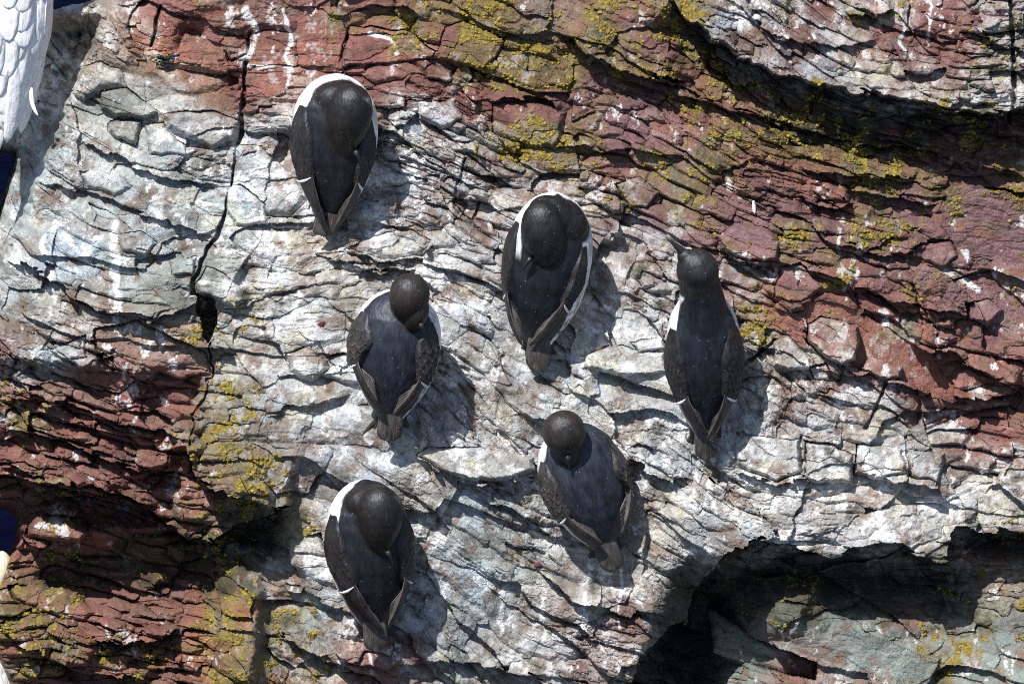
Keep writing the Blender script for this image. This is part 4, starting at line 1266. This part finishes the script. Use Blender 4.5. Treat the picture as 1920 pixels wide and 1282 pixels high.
GAN = [
 dict(name='gannet', cat='gannet', kind='gannet', label='large white gannet cut off by the upper left corner, back feathers towards the viewer',
      foot=(2, 262), top=(-22, -330), hw=98, h=height_at(150, 140) - 0.02, tilt=8, voxel=0.005,
      heads=[(-30, -420, -0.03, 40, 38, 62, 0, 0)], tubes=[([(-22, -270, 0), (-26, -340, -0.01), (-30, -410, -0.03)], [70, 46, 36])],
      bill=((-30, -470, -0.03), (-40, -560, -0.04), 13), wingcol=(.84, .843, .85), wingedge=(.80, .81, .82),
      wings=(dict(tip=(-30, 300), inner=(40, 20, 20), outer=(84, 100, 70), n=5, t=(.82, .2), **{'raise': .014}), dict(tip=(8, 268), inner=(40, 20, 20), outer=(84, 100, 70), n=7, t=(.82, .22), **{'raise': .014})), tail=(0.06, -0.05)),
 dict(name='gannet', cat='gannet', kind='gannet', label='white gannet with cream head mostly hidden past the lower left rock edge',
      foot=(-72, 1500), top=(-66, 1190), hw=88, h=-0.36, tilt=16, voxel=0.005,
      heads=[(-14, 1082, -0.02, 34, 36, 52, 6, 0)], tubes=[([(-60, 1260, 0), (-46, 1190, -0.01), (-22, 1110, -0.02)], [62, 44, 34])],
      bill=((-14, 1036, -0.02), (-50, 1000, -0.03), 11), wingcol=(.84, .843, .85), wingedge=(.80, .81, .82),
      wings=(dict(tip=(-90, 1500), n=5, t=(.82, .3)), dict(tip=(-60, 1500), n=5, t=(.82, .3))), tail=(0.05, 0)),
]
for gi, sp in enumerate(GAN):
    root, surf, nrm_at, prof, L, W, loc = make_bird(sp)
    if gi == 0:
        # rounded white covert feathers lying over each other down the back
        rr = np.random.RandomState(5)
        for r_ in range(9):
            tb = 0.52 - r_ * 0.056
            for k in range(6):
                th = R(-50 + k * 25 + (12 if r_ & 1 else 0) + (rr.rand() - .5) * 14)
                t_ = tb + (rr.rand() - .5) * .05
                ln = 0.12 + 0.08 * rr.rand() + 0.02 * r_
                t2 = max(t_ - 0.04, 0.004)
                p0 = surf(t2 + ln, th, 0.010); p2 = surf(t2, th * 0.93, 0.0150 + 0.0015 * rr.rand()); p1 = surf(t2 + ln * .45, th, 0.0150)
                g_ = 0.87 - 0.02 * rr.rand()
                blade('covert_feather', p0, p1, p2, 0.044 + 0.020 * rr.rand(), nrm_at, ((g_, g_, g_ * 1.005), (g_ * .97, g_ * .97, g_ * .985), (g_, g_, g_)), root, M_WHITE, tip=.5, n=18, camber=.05, thick=.0004)
        # one stray feather standing off the flank
        blade('loose_feather', loc(60, 165, -0.04), loc(56, 195, -0.05), loc(73, 219, -0.05), 0.009, Vector((0, -1, 0)), ((.78, .78, .79), (.7, .7, .72), (.78, .78, .79)), root, M_WHITE, tip=.9, n=10)

# ------------------------------------------------------------------ small loose things lying on the rock
def chip(name, label, cat, px, py, rx, ry, hgt, colr, seed, ang=0):
    v, f = blob_mesh(seed, 8, 5)
    c_, s_ = math.cos(ang), math.sin(ang)
    x_, y_ = v[:, 0] * rx * MM, v[:, 1] * ry * MM
    v = np.stack([x_ * c_ - y_ * s_, x_ * s_ + y_ * c_, v[:, 2] * hgt * MM], -1)
    o = mesh_np(name, v, f, M_ROCK, cols=np.tile(np.array([colr], np.float32), (len(v), 1)) * (0.8 + .4 * RNG.rand(len(v), 1)))
    o.matrix_world = FACE @ Matrix.Translation(((px - 960) * MM, (641 - py) * MM, height_at(px, py) + 0.1 * hgt * MM))
    tag(o, label, cat)

chip('stone_chip', 'small dark red stone chip lying on white rock right of the long crack', 'stone', 604, 607, 8, 4.5, 5, (.13, .035, .03), 31, .3)
chip('stone_chip', 'small maroon stone chip below and left of the lower centre guillemot', 'stone', 1012, 1057, 10, 6, 6, (.12, .045, .05), 32, .2)
chip('pebble', 'tiny round brown pebble below the shadow of the upright guillemot', 'stone', 1383, 812, 4, 4, 4, (.14, .07, .05), 33)
chip('pebble', 'small round dark grey pebble on the pale rock near the left edge', 'stone', 149, 345, 10, 9, 9, (.17, .18, .19), 34)
chip('pebble', 'tiny dark brown pebble at the left flank of the lower centre guillemot', 'stone', 1027, 969, 4, 4, 4, (.05, .03, .02), 35)

tuft = bpy.data.objects.new('seaweed_tuft', None); C.objects.link(tuft)
tuft.matrix_world = FACE @ Matrix.Translation(((305 - 960) * MM, (641 - 114) * MM, height_at(305, 114) + 0.006))
tag(tuft, 'tangled tuft of blackish green seaweed stuck on the red rock top left', 'seaweed')
M_WEED = plain_material('seaweed_frond', (0.012, 0.030, 0.030), 0.4, 0.6, 200)
M_STRAW = plain_material('dry_straw', (0.45, 0.40, 0.22), 0.6, 0.3, 200)
rr = np.random.RandomState(9)
for k in range(46):
    a = rr.rand() * 6.28; r0 = rr.rand() * 7; ln = 6 + 12 * rr.rand()
    x0, y0 = r0 * math.cos(a), r0 * math.sin(a) * .7
    b_ = a + (rr.rand() - .5) * 2.2
    pts = [(x0 * MM, y0 * MM, 0.001), ((x0 + ln * .5 * math.cos(b_)) * MM, (y0 + ln * .4 * math.sin(b_)) * MM, 0.005 + .008 * rr.rand()), ((x0 + ln * math.cos(b_ + .6)) * MM, (y0 + ln * .8 * math.sin(b_ + .6)) * MM, .002)]
    v, f = tube(pts, [0.0016, 0.0019, 0.0007], 5)
    me = bpy.data.meshes.new('frond'); me.from_pydata(v, [], f); me.update(); me.materials.append(M_WEED if k % 6 else M_STRAW)
    ob = bpy.data.objects.new('frond', me); C.objects.link(ob); ob.parent = tuft

def stick(px, py, qx, qy, r_, label, name, cat, mat):
    h0 = height_at(px, py) + .004; h1 = height_at(qx, qy) + .004
    m = ((px + qx) / 2, (py + qy) / 2)
    v, f = tube([((px - 960) * MM, (641 - py) * MM, h0), ((m[0] - 960) * MM, (641 - m[1]) * MM, max(h0, h1) + .002), ((qx - 960) * MM, (641 - qy) * MM, h1)], [r_ * MM, r_ * MM * .8, r_ * MM * .4], 6)
    me = bpy.data.meshes.new(name); me.from_pydata(v, [], f); me.update(); me.materials.append(mat)
    ob = bpy.data.objects.new(name, me); C.objects.link(ob); ob.matrix_world = FACE
    tag(ob, label, cat)
stick(1028, 1038, 1050, 1055, 1.8, 'thin dry twig lying left of the tail of the lower centre guillemot', 'twig', 'twig', plain_material('bark', (.12, .08, .05)))
ft = bpy.data.objects.new('small_feather', None); C.objects.link(ft)
ft.matrix_world = FACE @ Matrix.Translation(((1412 - 960) * MM, (641 - 390) * MM, height_at(1412, 390) + .006))
tag(ft, 'tiny whitish feather stuck upright on the mauve rock above the upright guillemot', 'feather')
blade('vane', (0, .014, 0), (0.001, 0, .004), (.002, -.013, 0), .007, (0, 0, 1), ((.45, .45, .45), (.7, .7, .7), (.7, .7, .7)), ft, M_WHITE, n=8)
